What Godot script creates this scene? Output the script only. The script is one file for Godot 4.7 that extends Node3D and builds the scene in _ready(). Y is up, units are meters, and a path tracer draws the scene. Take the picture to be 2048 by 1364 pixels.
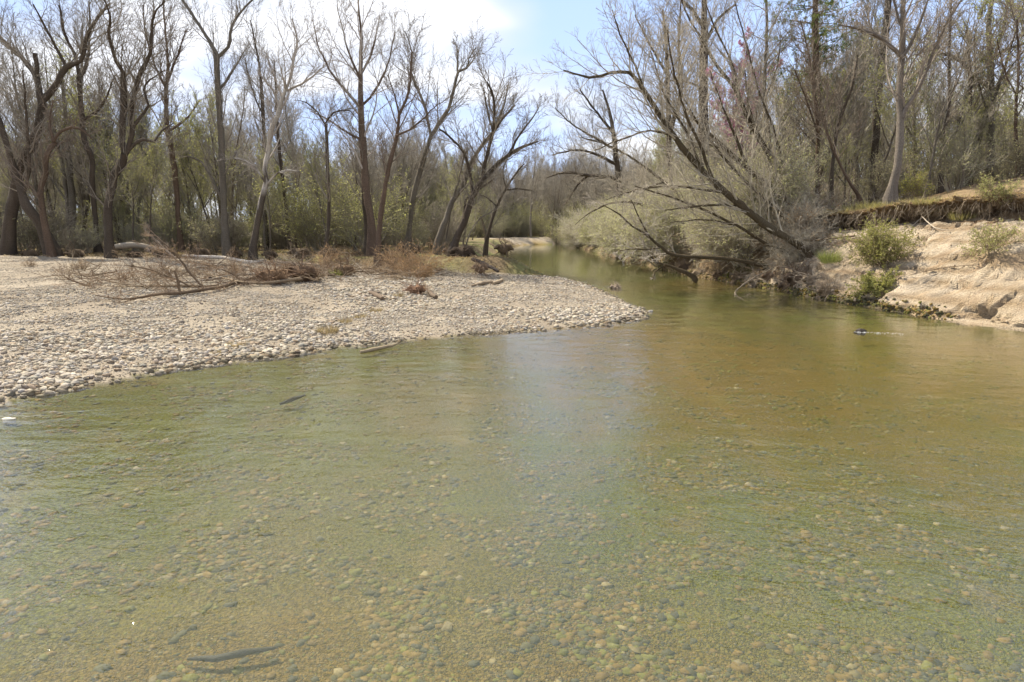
extends Node3D
# A shallow gravel-bedded river seen from a little above the water: gravel bar and bare wood on the left, eroded sandy bluff and leaning trees on the right.

const FOC := 1359.0
const CAM_H := 4.0
const PITCH := 0.1676
const SKY_SEED := 537
var rng := RandomNumberGenerator.new()
var sp := sin(PITCH)
var cp := cos(PITCH)
var taken := {}
var n1 := FastNoiseLite.new()
var n2 := FastNoiseLite.new()
var M := {}

# ---------------------------------------------------------------- places
# a spot given by where a sight line from the lookout meets the plane z = -d, or a level height h
func P(px: float, py: float, d: float) -> Vector3:
	var cx := (px - 1024.0) / FOC
	var cy := (682.0 - py) / FOC
	var t := d / (cp + cy * sp)
	return Vector3(cx * t, CAM_H + t * (cy * cp - sp), -d)

func G(px: float, py: float, h := 0.0) -> Vector3:
	var cx := (px - 1024.0) / FOC
	var cy := (682.0 - py) / FOC
	var t := (h - CAM_H) / (cy * cp - sp)
	return Vector3(cx * t, h, -t * (cp + cy * sp))

# ---------------------------------------------------------------- mesh collecting
class MB:
	var v := PackedVector3Array()
	var n := PackedVector3Array()
	var c := PackedColorArray()
	var ix := PackedInt32Array()
	static var rings := {}
	static var tris := 0
	static func ring(s: int) -> PackedVector2Array:
		if not rings.has(s):
			var a := PackedVector2Array()
			for j in s:
				a.append(Vector2(cos(TAU * j / s), sin(TAU * j / s)))
			rings[s] = a
		return rings[s]
	func tube(p: PackedVector3Array, r: PackedFloat32Array, sides: int, col: Color, cap := false, rough := 0.0, nz: FastNoiseLite = null, freq := 3.0) -> void:
		var rg := ring(sides)
		var m := p.size()
		if m < 2:
			return
		var t := (p[1] - p[0]).normalized()
		var a := t.cross(Vector3(0.31, 0.2, 0.93)).normalized()
		var base := v.size()
		for k in m:
			if k > 0:
				t = (p[mini(k + 1, m - 1)] - p[k - 1]).normalized()
				a = (a - t * a.dot(t)).normalized()
			var b := t.cross(a)
			for q in rg:
				var dn := a * q.x + b * q.y
				var rr := r[k]
				if nz:
					var w := p[k] + dn * 0.4
					rr *= 1.0 + rough * nz.get_noise_3d(w.x * freq, w.y * freq * 0.3, w.z * freq)
				v.append(p[k] + dn * rr)
				n.append(dn)
				c.append(col)
		for k in m - 1:
			var o := base + k * sides
			for j in sides:
				var j2 := (j + 1) % sides
				ix.append(o + j); ix.append(o + sides + j); ix.append(o + j2)
				ix.append(o + j2); ix.append(o + sides + j); ix.append(o + sides + j2)
		if cap:
			for e in [0, m - 1]:
				var o2: int = v.size()
				var dirn: Vector3 = (p[e] - p[1 if e == 0 else m - 2]).normalized()
				v.append(p[e]); n.append(dirn); c.append(col)
				for j in sides:
					v.append(v[base + e * sides + j]); n.append(dirn); c.append(col)
				for j in sides:
					var j2b := (j + 1) % sides
					if e == 0:
						ix.append(o2); ix.append(o2 + 1 + j); ix.append(o2 + 1 + j2b)
					else:
						ix.append(o2); ix.append(o2 + 1 + j2b); ix.append(o2 + 1 + j)
	func leaf(p: Vector3, d: Vector3, s: Vector3, ln: float, wd: float, col: Color) -> void:
		var o := v.size()
		var nn := s.cross(d).normalized()
		v.append(p); v.append(p + d * ln * 0.5 + s * wd * 0.5 + nn * wd * 0.12); v.append(p + d * ln); v.append(p + d * ln * 0.5 - s * wd * 0.5 + nn * wd * 0.12)
		for k in 4:
			n.append(nn); c.append(col)
		ix.append(o); ix.append(o + 2); ix.append(o + 1)
		ix.append(o); ix.append(o + 3); ix.append(o + 2)
	func mesh() -> ArrayMesh:
		var arr := []
		arr.resize(Mesh.ARRAY_MAX)
		arr[Mesh.ARRAY_VERTEX] = v
		arr[Mesh.ARRAY_NORMAL] = n
		arr[Mesh.ARRAY_COLOR] = c
		arr[Mesh.ARRAY_INDEX] = ix
		tris += ix.size() / 3
		var m := ArrayMesh.new()
		m.add_surface_from_arrays(Mesh.PRIMITIVE_TRIANGLES, arr)
		return m

func numbered(called: String) -> String:
	var k: int = taken.get(called, 0)
	taken[called] = k + 1
	return called if k == 0 else "%s_%03d" % [called, k]

func thing(called: String, label: String, category: String, at: Vector3, group := "") -> Node3D:
	var o := Node3D.new()
	o.name = numbered(called)
	add_child(o, true)
	o.position = at
	o.set_meta("label", label)
	o.set_meta("category", category)
	if group:
		o.set_meta("group", group)
	return o

func part(called: String, m: Mesh, mat: Material, parent: Node) -> MeshInstance3D:
	var o := MeshInstance3D.new()
	o.name = called
	o.mesh = m
	o.material_override = mat
	parent.add_child(o, true)
	return o

func put(called: String, mb: MB, mat: Material, parent: Node) -> MeshInstance3D:
	return part(called, mb.mesh(), mat, parent)

func structure(called: String, m: Mesh, mat: Material, label := "") -> MeshInstance3D:
	var o := part(called, m, mat, self)
	o.set_meta("kind", "structure")
	if label:
		o.set_meta("label", label)
	return o

func copy_of(o: Node3D, label: String, group: String, at: Vector3, turn: float, sc: Vector3) -> Node3D:
	var q: Node3D = o.duplicate()
	q.name = numbered(String(o.name).rstrip("0123456789").trim_suffix("_"))
	add_child(q, true)
	q.position = at
	q.rotation = Vector3(0, turn, 0)
	q.scale = sc
	q.set_meta("label", label)
	q.set_meta("group", group)
	return q

# ---------------------------------------------------------------- materials
func noise_tex(freq: float, lo: Color, hi: Color, octaves := 5, kind := FastNoiseLite.TYPE_SIMPLEX_SMOOTH, size := 512, sd := 1, mid := Color(-1, 0, 0)) -> NoiseTexture2D:
	var f := FastNoiseLite.new()
	f.noise_type = kind
	f.seed = sd
	f.frequency = freq
	f.fractal_octaves = octaves
	f.fractal_gain = 0.6
	var t := NoiseTexture2D.new()
	t.width = size
	t.height = size
	t.seamless = true
	t.seamless_blend_skirt = 0.3
	t.noise = f
	var g := Gradient.new()
	g.set_color(0, lo.linear_to_srgb())
	g.set_color(1, hi.linear_to_srgb())
	if mid.r >= 0:
		g.add_point(0.5, mid.linear_to_srgb())
	t.color_ramp = g
	return t

func bump_tex(freq: float, octaves := 5, kind := FastNoiseLite.TYPE_SIMPLEX_SMOOTH, size := 512, sd := 1, fractal := FastNoiseLite.FRACTAL_FBM) -> NoiseTexture2D:
	var t := noise_tex(freq, Color.BLACK, Color.WHITE, octaves, kind, size, sd)
	t.noise.fractal_type = fractal
	t.color_ramp = null
	return t

func matte(called: String, tex: Texture2D, bump: Texture2D, per_m: float, depth_cm: float, rough := 0.95, stretch := Vector3.ONE) -> StandardMaterial3D:
	var m := StandardMaterial3D.new()
	m.resource_name = called
	m.vertex_color_use_as_albedo = true
	m.roughness = rough
	m.metallic_specular = 0.3
	m.albedo_texture = tex
	m.uv1_triplanar = true
	m.uv1_world_triplanar = true
	m.uv1_scale = stretch * per_m
	if bump:
		m.heightmap_enabled = true
		m.heightmap_texture = bump
		m.heightmap_scale = depth_cm
	M[called] = m
	return m

func make_materials() -> void:
	var grain := noise_tex(0.02, Color(0.55, 0.53, 0.5), Color(1.25, 1.22, 1.2), 6)
	var barkt := noise_tex(0.03, Color(0.35, 0.33, 0.31), Color(1.35, 1.33, 1.3), 6, FastNoiseLite.TYPE_SIMPLEX_SMOOTH, 512, 4)
	var barkb := bump_tex(0.03, 5, FastNoiseLite.TYPE_SIMPLEX_SMOOTH, 512, 9, FastNoiseLite.FRACTAL_RIDGED)
	matte("bark", barkt, barkb, 1.6, 6.0, 0.95, Vector3(1, 0.22, 1))
	matte("twig", null, null, 1.0, 0.0, 0.9)
	M.twig.uv1_triplanar = false
	M.twig.uv1_world_triplanar = false
	matte("wood", noise_tex(0.03, Color(0.5, 0.48, 0.46), Color(1.2, 1.18, 1.15), 5, FastNoiseLite.TYPE_SIMPLEX_SMOOTH, 512, 14), barkb, 2.2, 1.2, 0.9, Vector3(0.3, 1, 1))
	matte("gravel", noise_tex(0.06, Color(0.5, 0.47, 0.43), Color(1.25, 1.22, 1.17), 6, FastNoiseLite.TYPE_SIMPLEX, 1024, 3), bump_tex(0.09, 5, FastNoiseLite.TYPE_SIMPLEX, 1024, 3), 0.3, 5.0)
	matte("litter", noise_tex(0.05, Color(0.4, 0.36, 0.32), Color(1.4, 1.36, 1.3), 6, FastNoiseLite.TYPE_SIMPLEX, 1024, 8), bump_tex(0.05, 5, FastNoiseLite.TYPE_SIMPLEX, 1024, 8), 0.35, 6.0)
	matte("sand", noise_tex(0.02, Color(0.62, 0.58, 0.53), Color(1.22, 1.2, 1.17), 7, FastNoiseLite.TYPE_SIMPLEX, 1024, 18), bump_tex(0.03, 6, FastNoiseLite.TYPE_SIMPLEX, 1024, 5), 0.4, 12.0)
	matte("bed", noise_tex(0.03, Color(0.25, 0.25, 0.23), Color(1.6, 1.55, 1.42), 6, FastNoiseLite.TYPE_SIMPLEX, 1024, 6), bump_tex(0.06, 5, FastNoiseLite.TYPE_SIMPLEX, 1024, 6), 0.3, 6.0)
	matte("stone", grain, null, 1.5, 0.0, 0.85)
	var lf := StandardMaterial3D.new()
	lf.vertex_color_use_as_albedo = true
	lf.roughness = 0.7
	lf.metallic_specular = 0.3
	lf.cull_mode = BaseMaterial3D.CULL_DISABLED
	lf.backlight_enabled = true
	lf.backlight = Color(1.0, 1.0, 0.85)
	M.leaf = lf

func water_material(called: String, seed_: int, freq: float, strength: float, scale_: Vector3, alpha: float) -> StandardMaterial3D:
	var f := FastNoiseLite.new()
	f.noise_type = FastNoiseLite.TYPE_SIMPLEX_SMOOTH
	f.seed = seed_
	f.frequency = freq
	f.fractal_octaves = 5
	f.fractal_gain = 0.6
	var t := NoiseTexture2D.new()
	t.width = 1024
	t.height = 1024
	t.seamless = true
	t.as_normal_map = true
	t.bump_strength = 8.0
	t.noise = f
	var w := StandardMaterial3D.new()
	w.resource_name = called
	w.transparency = BaseMaterial3D.TRANSPARENCY_ALPHA
	w.albedo_color = Color(0.36, 0.38, 0.25, alpha)
	w.roughness = 0.03
	w.metallic_specular = 0.5
	w.normal_enabled = true
	w.normal_texture = t
	w.normal_scale = strength
	w.uv1_scale = scale_
	return w

# ---------------------------------------------------------------- land
var water_poly := PackedVector2Array()
var right_line: Array[Vector2] = []
const FX0 := -100.0
const FZ0 := -200.0
const FS := 0.5
const FW := 360
const FH := 480
var sdg := PackedFloat32Array()

func make_shore() -> void:
	var left := [Vector2(-18, 40), Vector2(-16.5, 10), Vector2(-14.5, -4), Vector2(-13, -11)]
	for q in [[0, 810], [130, 778], [320, 742], [450, 724], [560, 712], [720, 690], [800, 682], [905, 672], [1000, 666], [1150, 655], [1240, 645], [1285, 635], [1298, 625], [1250, 603], [1200, 580], [1130, 557], [1060, 547], [975, 543], [962, 528], [985, 512], [1003, 500], [1035, 492], [1052, 489.5], [1100, 489], [1140, 490.5]]:
		var g := G(q[0], q[1])
		left.append(Vector2(g.x, g.z))
	var right := []
	for q in [[1152, 495], [1220, 512], [1290, 530], [1380, 552], [1440, 561], [1500, 572], [1560, 580], [1600, 590], [1700, 608], [1760, 618], [1840, 632], [1960, 649], [2048, 660]]:
		var g2 := G(q[0], q[1])
		right.append(Vector2(g2.x, g2.z))
	right.append_array([Vector2(21.4, -20), Vector2(23, -8), Vector2(24, 10), Vector2(24, 40)])
	for q in left + right:
		water_poly.append(q)
	for q in right:
		right_line.append(q)
	# signed distance to the water's edge: positive on land
	sdg.resize(FW * FH)
	var m := water_poly.size()
	for j in FH:
		var z := FZ0 + j * FS
		for i in FW:
			var x := FX0 + i * FS
			var best := 1e9
			var inside := false
			var a := water_poly[m - 1]
			for k in m:
				var b := water_poly[k]
				var ex := b.x - a.x
				var ez := b.y - a.y
				var wx := x - a.x
				var wz := z - a.y
				var t := clampf((wx * ex + wz * ez) / (ex * ex + ez * ez), 0.0, 1.0)
				var dx := wx - ex * t
				var dz := wz - ez * t
				var dd := dx * dx + dz * dz
				if dd < best:
					best = dd
				if (a.y > z) != (b.y > z) and x < ex * (z - a.y) / ez + a.x:
					inside = not inside
				a = b
			sdg[j * FW + i] = -sqrt(best) if inside else sqrt(best)

func sd(x: float, z: float) -> float:
	var fx := clampf((x - FX0) / FS, 0.0, FW - 1.001)
	var fz := clampf((z - FZ0) / FS, 0.0, FH - 1.001)
	var i := int(fx)
	var j := int(fz)
	var u := fx - i
	var w := fz - j
	var o := j * FW + i
	return lerpf(lerpf(sdg[o], sdg[o + 1], u), lerpf(sdg[o + FW], sdg[o + FW + 1], u), w) + 0.25 * n1.get_noise_2d(x * 9.0, z * 9.0)

func middle(z: float) -> float:
	if z > -20.0:
		return 4.0
	if z > -32.0:
		return lerpf(4.0, 13.0, (-20.0 - z) / 12.0)
	if z > -60.0:
		return lerpf(13.0, 8.0, (-32.0 - z) / 28.0)
	return 9.0

func pick(z: float, table: Array) -> float:
	for k in table.size() - 1:
		if z >= table[k + 1][0]:
			return lerpf(table[k][1], table[k + 1][1], clampf((table[k][0] - z) / (table[k][0] - table[k + 1][0]), 0.0, 1.0))
	return table[-1][1]

func bluff_h(z: float) -> float:
	return pick(z, [[0, 6.4], [-24, 5.9], [-31, 5.5], [-37, 5.3], [-41, 5.0], [-48, 4.4], [-70, 4.1], [-150, 3.0]])

func bluff_back(z: float) -> float:
	return pick(z, [[0, 10.0], [-24, 9.0], [-31, 7.5], [-37, 6.0], [-41, 4.8], [-48, 4.2], [-70, 5.0], [-150, 5.0]])

func forest_line(x: float) -> float:
	return 61.0 + 2.0 * n1.get_noise_1d(x * 6.0) if x < -22.0 else lerpf(61.0, 53.0, clampf((x + 22.0) / 17.0, 0.0, 1.0))

func height(x: float, z: float) -> float:
	var s := sd(x, z)
	var bumps := n1.get_noise_2d(x * 4.0, z * 4.0)
	if s <= 0.0:
		var far := -s
		var deep := 0.55
		if z < -57.0:
			deep = 1.2
		else:
			deep = 0.34 + 0.55 * smoothstep(-26.0, -9.0, z) + 0.5 * smoothstep(6.0, 15.0, x) * smoothstep(-34.0, -22.0, z)
		return -minf(0.03 + 0.075 * far, deep) - 0.05 * bumps * minf(far, 1.0)
	if x > middle(z):
		var hh := bluff_h(z)
		var back := bluff_back(z)
		var hill := 2.6 * exp(-((x - 37.0) * (x - 37.0) + (z + 47.0) * (z + 47.0)) / 110.0)
		return lerpf(-1.4, hh + 0.35 * bumps + hill + 0.02 * maxf(s - back, 0.0), smoothstep(back + 1.2, back + 4.5, s))
	var bar := 0.12 * (1.0 - exp(-s / 0.7)) + 0.040 * s
	bar = minf(bar, 1.5 - 0.4 * exp(-(s - 20.0) * 0.06) if s > 20.0 else bar) + 0.16 * bumps * minf(1.0, s * 0.25)
	var w := smoothstep(0.0, 2.6, -z - forest_line(x)) * smoothstep(0.0, 3.0, s)
	return lerpf(bar, 1.45 + 0.22 * bumps, w)

func ground_y(x: float, z: float) -> float:
	if x > middle(z) and sd(x, z) > 0.0 and sd(x, z) < bluff_back(z) + 4.5:
		var s := sd(x, z)
		var b := bluff_back(z)
		return bluff_h(z) * clampf(s / b, 0.05, 1.0)
	return height(x, z)

func col3(a: Color, b: Color, t: float) -> Color:
	return a.lerp(b, clampf(t, 0.0, 1.0))

func make_land() -> Dictionary:
	var na := 380
	var nr := 330
	var vs := PackedVector3Array()
	var kinds := PackedInt32Array()
	var cols := PackedColorArray()
	for k in nr:
		var r := 4.0 * pow(1500.0 / 4.0, float(k) / (nr - 1))
		for i in na:
			var a := deg_to_rad(-84.0 + 168.0 * i / (na - 1))
			var x := sin(a) * r
			var z := -cos(a) * r
			var s := sd(x, z)
			var y := height(x, z)
			if r > 165.0:
				y += 10.0 * smoothstep(175.0, 700.0, r) * (0.5 + 0.5 * n2.get_noise_2d(x * 0.2, z * 0.2))
			var kd := 0
			if s > 0.0:
				kd = 3 if x > middle(z) else (2 if -z > forest_line(x) + 0.3 else 1)
				if z < -140.0 and s < 9.0:
					kd = 1
			vs.append(Vector3(x, y, z))
			kinds.append(kd)
			var g := 0.5 + 0.5 * n2.get_noise_2d(x * 3.0, z * 3.0)
			var g2 := 0.5 + 0.5 * n1.get_noise_2d(x * 12.0 + 50.0, z * 12.0)
			var c := Color()
			match kd:
				0:
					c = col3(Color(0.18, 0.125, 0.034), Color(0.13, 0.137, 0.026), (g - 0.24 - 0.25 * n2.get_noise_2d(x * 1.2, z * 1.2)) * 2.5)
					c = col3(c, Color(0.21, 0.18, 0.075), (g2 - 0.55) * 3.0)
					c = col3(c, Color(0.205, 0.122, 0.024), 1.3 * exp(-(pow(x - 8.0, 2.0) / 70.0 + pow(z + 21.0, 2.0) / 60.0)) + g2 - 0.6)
				1:
					c = col3(Color(0.33, 0.285, 0.225), Color(0.42, 0.37, 0.30), (g - 0.3) * 2.2)
					c = col3(c, Color(0.28, 0.235, 0.18), (g2 - 0.6) * 3.0)
				2:
					c = col3(Color(0.17, 0.13, 0.08), Color(0.24, 0.245, 0.10), (g - 0.40) * 4.0)
					c = col3(c, Color(0.24, 0.19, 0.12), (g2 - 0.5) * 3.0)
				_:
					c = col3(Color(0.25, 0.18, 0.11), Color(0.33, 0.25, 0.15), (g - 0.3) * 2.5)
					c = col3(c, Color(0.16, 0.16, 0.06), (g2 - 0.62) * 4.0)
			cols.append(c)
	var sets := [PackedInt32Array(), PackedInt32Array(), PackedInt32Array(), PackedInt32Array()]
	for k in nr - 1:
		for i in na - 1:
			var o := k * na + i
			var kd2 := maxi(maxi(kinds[o], kinds[o + 1]), maxi(kinds[o + na], kinds[o + na + 1]))
			var s2: PackedInt32Array = sets[kd2]
			s2.append(o); s2.append(o + na); s2.append(o + 1)
			s2.append(o + 1); s2.append(o + na); s2.append(o + na + 1)
			sets[kd2] = s2
	# shared smooth normals
	var ns := PackedVector3Array()
	ns.resize(vs.size())
	for k in nr:
		for i in na:
			var o := k * na + i
			var ta := vs[k * na + mini(i + 1, na - 1)] - vs[k * na + maxi(i - 1, 0)]
			var tr := vs[mini(k + 1, nr - 1) * na + i] - vs[maxi(k - 1, 0) * na + i]
			ns[o] = ta.cross(tr).normalized()
	var made := {}
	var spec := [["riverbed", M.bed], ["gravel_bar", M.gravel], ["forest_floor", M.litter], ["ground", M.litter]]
	for q in 4:
		var map := PackedInt32Array()
		map.resize(vs.size())
		map.fill(-1)
		var mb := MB.new()
		for o in sets[q]:
			if map[o] < 0:
				map[o] = mb.v.size()
				mb.v.append(vs[o]); mb.n.append(ns[o]); mb.c.append(cols[o])
			mb.ix.append(map[o])
		made[spec[q][0]] = structure(spec[q][0], mb.mesh(), spec[q][1])
	return made

# the eroded face of the right bank: a sheet that runs along the water and folds up to an overhanging lip
var bank_pts := []   # rows along the water, each a PackedVector3Array up the face
func make_bluff() -> void:
	var line: Array[Vector2] = []
	var src: Array[Vector2] = right_line.duplicate()
	src.reverse()
	for k in src.size() - 1:
		var l := src[k].distance_to(src[k + 1])
		var mid := (src[k] + src[k + 1]) * 0.5
		var step := 0.13 if mid.y < -18.0 and mid.y > -62.0 else 0.6
		var m := maxi(1, int(l / step))
		for q in m:
			line.append(src[k].lerp(src[k + 1], float(q) / m))
	# smooth the line
	for pass_ in 40:
		for k in range(1, line.size() - 1):
			line[k] = line[k] * 0.5 + (line[k - 1] + line[k + 1]) * 0.25
	var mb := MB.new()
	var nj := 96
	# hollows washed out of the face: depth, height, place along the bank, half length
	var caves := [Vector4(1.0, 1.25, -32.3, 0.75), Vector4(0.8, 0.32, -28.3, 0.8), Vector4(0.5, 1.1, -30.9, 0.35), Vector4(0.6, 0.35, -34.0, 0.5), Vector4(0.9, 0.5, -43.0, 0.9)]
	var rows := line.size()
	var fine := FastNoiseLite.new()
	fine.seed = 31
	fine.frequency = 0.5
	fine.fractal_octaves = 5
	fine.fractal_gain = 0.55
	var rid := FastNoiseLite.new()
	rid.seed = 5
	rid.frequency = 0.35
	rid.fractal_type = FastNoiseLite.FRACTAL_RIDGED
	rid.fractal_octaves = 4
	for k in rows:
		var tdir := (line[mini(k + 1, rows - 1)] - line[maxi(k - 1, 0)]).normalized()
		var nrm := Vector2(-tdir.y, tdir.x)
		if nrm.x < 0:
			nrm = -nrm
		var z := line[k].y
		var H := bluff_h(z)
		var B := bluff_back(z)
		var lip := 1.35 * smoothstep(-31.0, -34.0, z) * (1.0 - smoothstep(-44.0, -48.0, z)) + 0.12
		var ctrl := PackedVector2Array([Vector2(-1.2, -1.3), Vector2(-0.25, -0.35), Vector2(-0.05, 0.0), Vector2(0.02, 0.22), Vector2(0.35, 0.4), Vector2(B * 0.30, H * 0.30), Vector2(B * 0.58, H * 0.56), Vector2(B * 0.82, H * 0.74), Vector2(B * 0.93 + lip * 0.2, H * 0.80), Vector2(B * 0.98 + lip * 0.45, H * 0.88), Vector2(B * 0.96, H * 0.955), Vector2(B - lip * 0.55, H * 0.985), Vector2(B - lip * 0.3, H + 0.1), Vector2(B + 1.4, H + 0.28), Vector2(B + 4.2, H + 0.22), Vector2(B + 7.5, H - 0.9)])
		var row := PackedVector3Array()
		var nc := ctrl.size()
		for j in nj:
			var f := float(j) / (nj - 1) * (nc - 1)
			var q := mini(int(f), nc - 2)
			var c0 := ctrl[maxi(q - 1, 0)]
			var c3 := ctrl[mini(q + 2, nc - 1)]
			var pt := ctrl[q].cubic_interpolate(ctrl[q + 1], c0, c3, f - q) if q < 12 else ctrl[q].lerp(ctrl[q + 1], f - q)
			var w := Vector3(line[k].x + nrm.x * pt.x, pt.y, line[k].y + nrm.y * pt.x)
			var on := smoothstep(-0.3, 0.6, pt.y) * (1.0 if q < 12 else 0.35)
			var dsp := (0.7 * fine.get_noise_3d(w.x * 0.9, w.y * 1.6, w.z * 0.9) + 0.28 * rid.get_noise_3d(w.x * 4.0, w.y * 3.0, w.z * 4.0) + 0.16 * fine.get_noise_3d(w.x * 7.0, w.y * 9.0, w.z * 7.0)) * on
			if q >= 9 and q <= 13:
				dsp += 0.5 * fine.get_noise_2d(z * 1.6, 12.0) + 0.3 * fine.get_noise_3d(w.x * 5.0, w.y * 7.0, w.z * 5.0) + 0.2 * rid.get_noise_2d(z * 5.0, pt.y * 4.0)
			# rills worn down the slope, and a bench below the crack
			dsp += on * (0.20 * fine.get_noise_2d(z * 5.0 + pt.y * 2.4, pt.y * 0.9) + 0.09 * fine.get_noise_2d(z * 14.0 + pt.y * 6.0, pt.y * 2.5 + 30.0)) * (1.0 if q < 10 else 0.0)
			# a crack that runs along the face between two layers of silt
			var hc := 1.75 + 0.25 * fine.get_noise_2d(z * 1.3, 4.0) - 0.02 * (z + 30.0)
			dsp += 0.30 * exp(-pow((pt.y - hc) / 0.06, 2.0)) * smoothstep(-0.25, 0.2, fine.get_noise_2d(z * 2.0, 40.0) + 0.15) * smoothstep(-46.0, -42.0, z)
			dsp -= 0.22 * smoothstep(hc, hc - 0.12, pt.y) * smoothstep(0.1, 0.5, pt.y) * smoothstep(-46.0, -42.0, z)
			for cv in caves:
				var dc := Vector2((w.y - cv.y) / 0.34, (w.z - cv.z) / cv.w)
				dsp += cv.x * exp(-dc.length_squared())
			w += Vector3(nrm.x * dsp * 0.85, -dsp * 0.25 * on, nrm.y * dsp * 0.85)
			row.append(w)
		bank_pts.append(row)
	for k in rows:
		for j in nj:
			var w: Vector3 = bank_pts[k][j]
			var ta: Vector3 = bank_pts[mini(k + 1, rows - 1)][j] - bank_pts[maxi(k - 1, 0)][j]
			var tu: Vector3 = bank_pts[k][mini(j + 1, nj - 1)] - bank_pts[k][maxi(j - 1, 0)]
			mb.v.append(w)
			mb.n.append(tu.cross(ta).normalized())
			var g := 0.5 + 0.5 * n2.get_noise_3d(w.x * 5.0, w.y * 9.0, w.z * 5.0)
			var g2 := 0.5 + 0.5 * n1.get_noise_3d(w.x * 20.0, w.y * 30.0, w.z * 20.0)
			var c := col3(Color(0.41, 0.34, 0.25), Color(0.52, 0.45, 0.355), (g - 0.25) * 2.0)
			var band := fine.get_noise_2d(w.y * 4.5 + 0.6 * fine.get_noise_2d(w.z * 0.8, 3.0), w.z * 0.12)
			c = col3(c, Color(0.29, 0.22, 0.145), band * 3.0)
			c = col3(c, Color(0.34, 0.25, 0.16), (g2 - 0.56) * 4.0)
			var H2 := bluff_h(w.z)
			# dark root soil and litter lie on the upper shelf and along wet stones at the edge, in ragged patches
			if w.y > H2 * (0.80 + 0.14 * (g2 - 0.5)) and j > 45:
				c = col3(Color(0.17, 0.12, 0.075), Color(0.30, 0.22, 0.13), (g2 - 0.35) * 2.6)
			if w.y < 0.30 + 0.5 * (g2 - 0.5) and w.z < -31.0:
				c = col3(Color(0.10, 0.085, 0.055), Color(0.20, 0.16, 0.11), (g - 0.3) * 2.0)
			if w.z < -43.0 and g2 + 0.25 * smoothstep(-43.0, -55.0, w.z) > 0.52:
				c = col3(Color(0.24, 0.18, 0.11), Color(0.13, 0.12, 0.05), (g - 0.5) * 4.0)
			mb.c.append(c)
	for k in rows - 1:
		for j in nj - 1:
			var o := k * nj + j
			mb.ix.append_array([o, o + nj, o + 1, o + 1, o + nj, o + nj + 1])
	structure("river_bank", mb.mesh(), M.sand)

func make_water() -> void:
	var na := 260
	var am := ArrayMesh.new()
	var wn := FastNoiseLite.new()
	wn.seed = 77
	wn.frequency = 0.5
	wn.fractal_octaves = 3
	var edges := [-2.0, -9.0, -13.0, -18.0, -26.0, -55.0, -175.0]
	for strip in 6:
		var zone := 0 if strip < 5 else 1
		var vs := PackedVector3Array()
		var ns := PackedVector3Array()
		var uvs := PackedVector2Array()
		var ix := PackedInt32Array()
		var z0: float = edges[strip]
		var z1: float = edges[strip + 1]
		var nr := 62 if zone == 0 else 120
		for k in nr:
			var f := float(k) / (nr - 1)
			var z := z0 * pow(z1 / z0, f)
			for i in na:
				var x := lerpf(-17.0, 26.0, float(i) / (na - 1)) if zone == 0 else lerpf(-8.0, 26.0, float(i) / (na - 1))
				var amp := (0.010 + 0.008 * n2.get_noise_2d(x * 2.0, z * 2.0)) if zone == 0 else 0.0
				amp *= 1.0 - smoothstep(-44.0, -54.0, z)
				var e := 0.08
				var hh := wn.get_noise_2d(x * 1.1 + z * 0.3, z * 2.4)
				var hx := wn.get_noise_2d((x + e) * 1.1 + z * 0.3, z * 2.4)
				var hz := wn.get_noise_2d(x * 1.1 + (z + e) * 0.3, (z + e) * 2.4)
				vs.append(Vector3(x, amp * hh, z))
				ns.append(Vector3(-amp * (hx - hh) / e, 1.0, -amp * (hz - hh) / e).normalized())
				var wx := x + 0.8 * n1.get_noise_2d(x * 3.0, z * 3.0)
				var wz := z + 0.8 * n1.get_noise_2d(x * 3.0 + 90.0, z * 3.0)
				uvs.append(Vector2(wx * 0.95 + wz * 0.3, wz * 0.95 - wx * 0.3))
		for k in nr - 1:
			for i in na - 1:
				var o := k * na + i
				ix.append_array([o, o + na, o + 1, o + 1, o + na, o + na + 1])
		var arr := []
		arr.resize(Mesh.ARRAY_MAX)
		arr[Mesh.ARRAY_VERTEX] = vs
		arr[Mesh.ARRAY_NORMAL] = ns
		arr[Mesh.ARRAY_TEX_UV] = uvs
		arr[Mesh.ARRAY_INDEX] = ix
		am.add_surface_from_arrays(Mesh.PRIMITIVE_TRIANGLES, arr)
	# the nearer riffle is choppier than the water farther up
	var w0 := water_material("river_water", 12, 0.009, 0.7, Vector3(0.2, 0.4, 1), 0.03)
	for k in 5:
		var wk: StandardMaterial3D = w0 if k == 0 else w0.duplicate()
		wk.normal_texture = w0.normal_texture
		wk.normal_scale = [0.55, 0.46, 0.34, 0.25, 0.18][k]
		am.surface_set_material(k, wk)
	am.surface_set_material(5, water_material("pool_water", 13, 0.012, 0.05, Vector3(0.12, 0.3, 1), 0.22))
	var o := MeshInstance3D.new()
	o.name = "river_water"
	o.mesh = am
	o.set_meta("kind", "structure")
	add_child(o)

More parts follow.
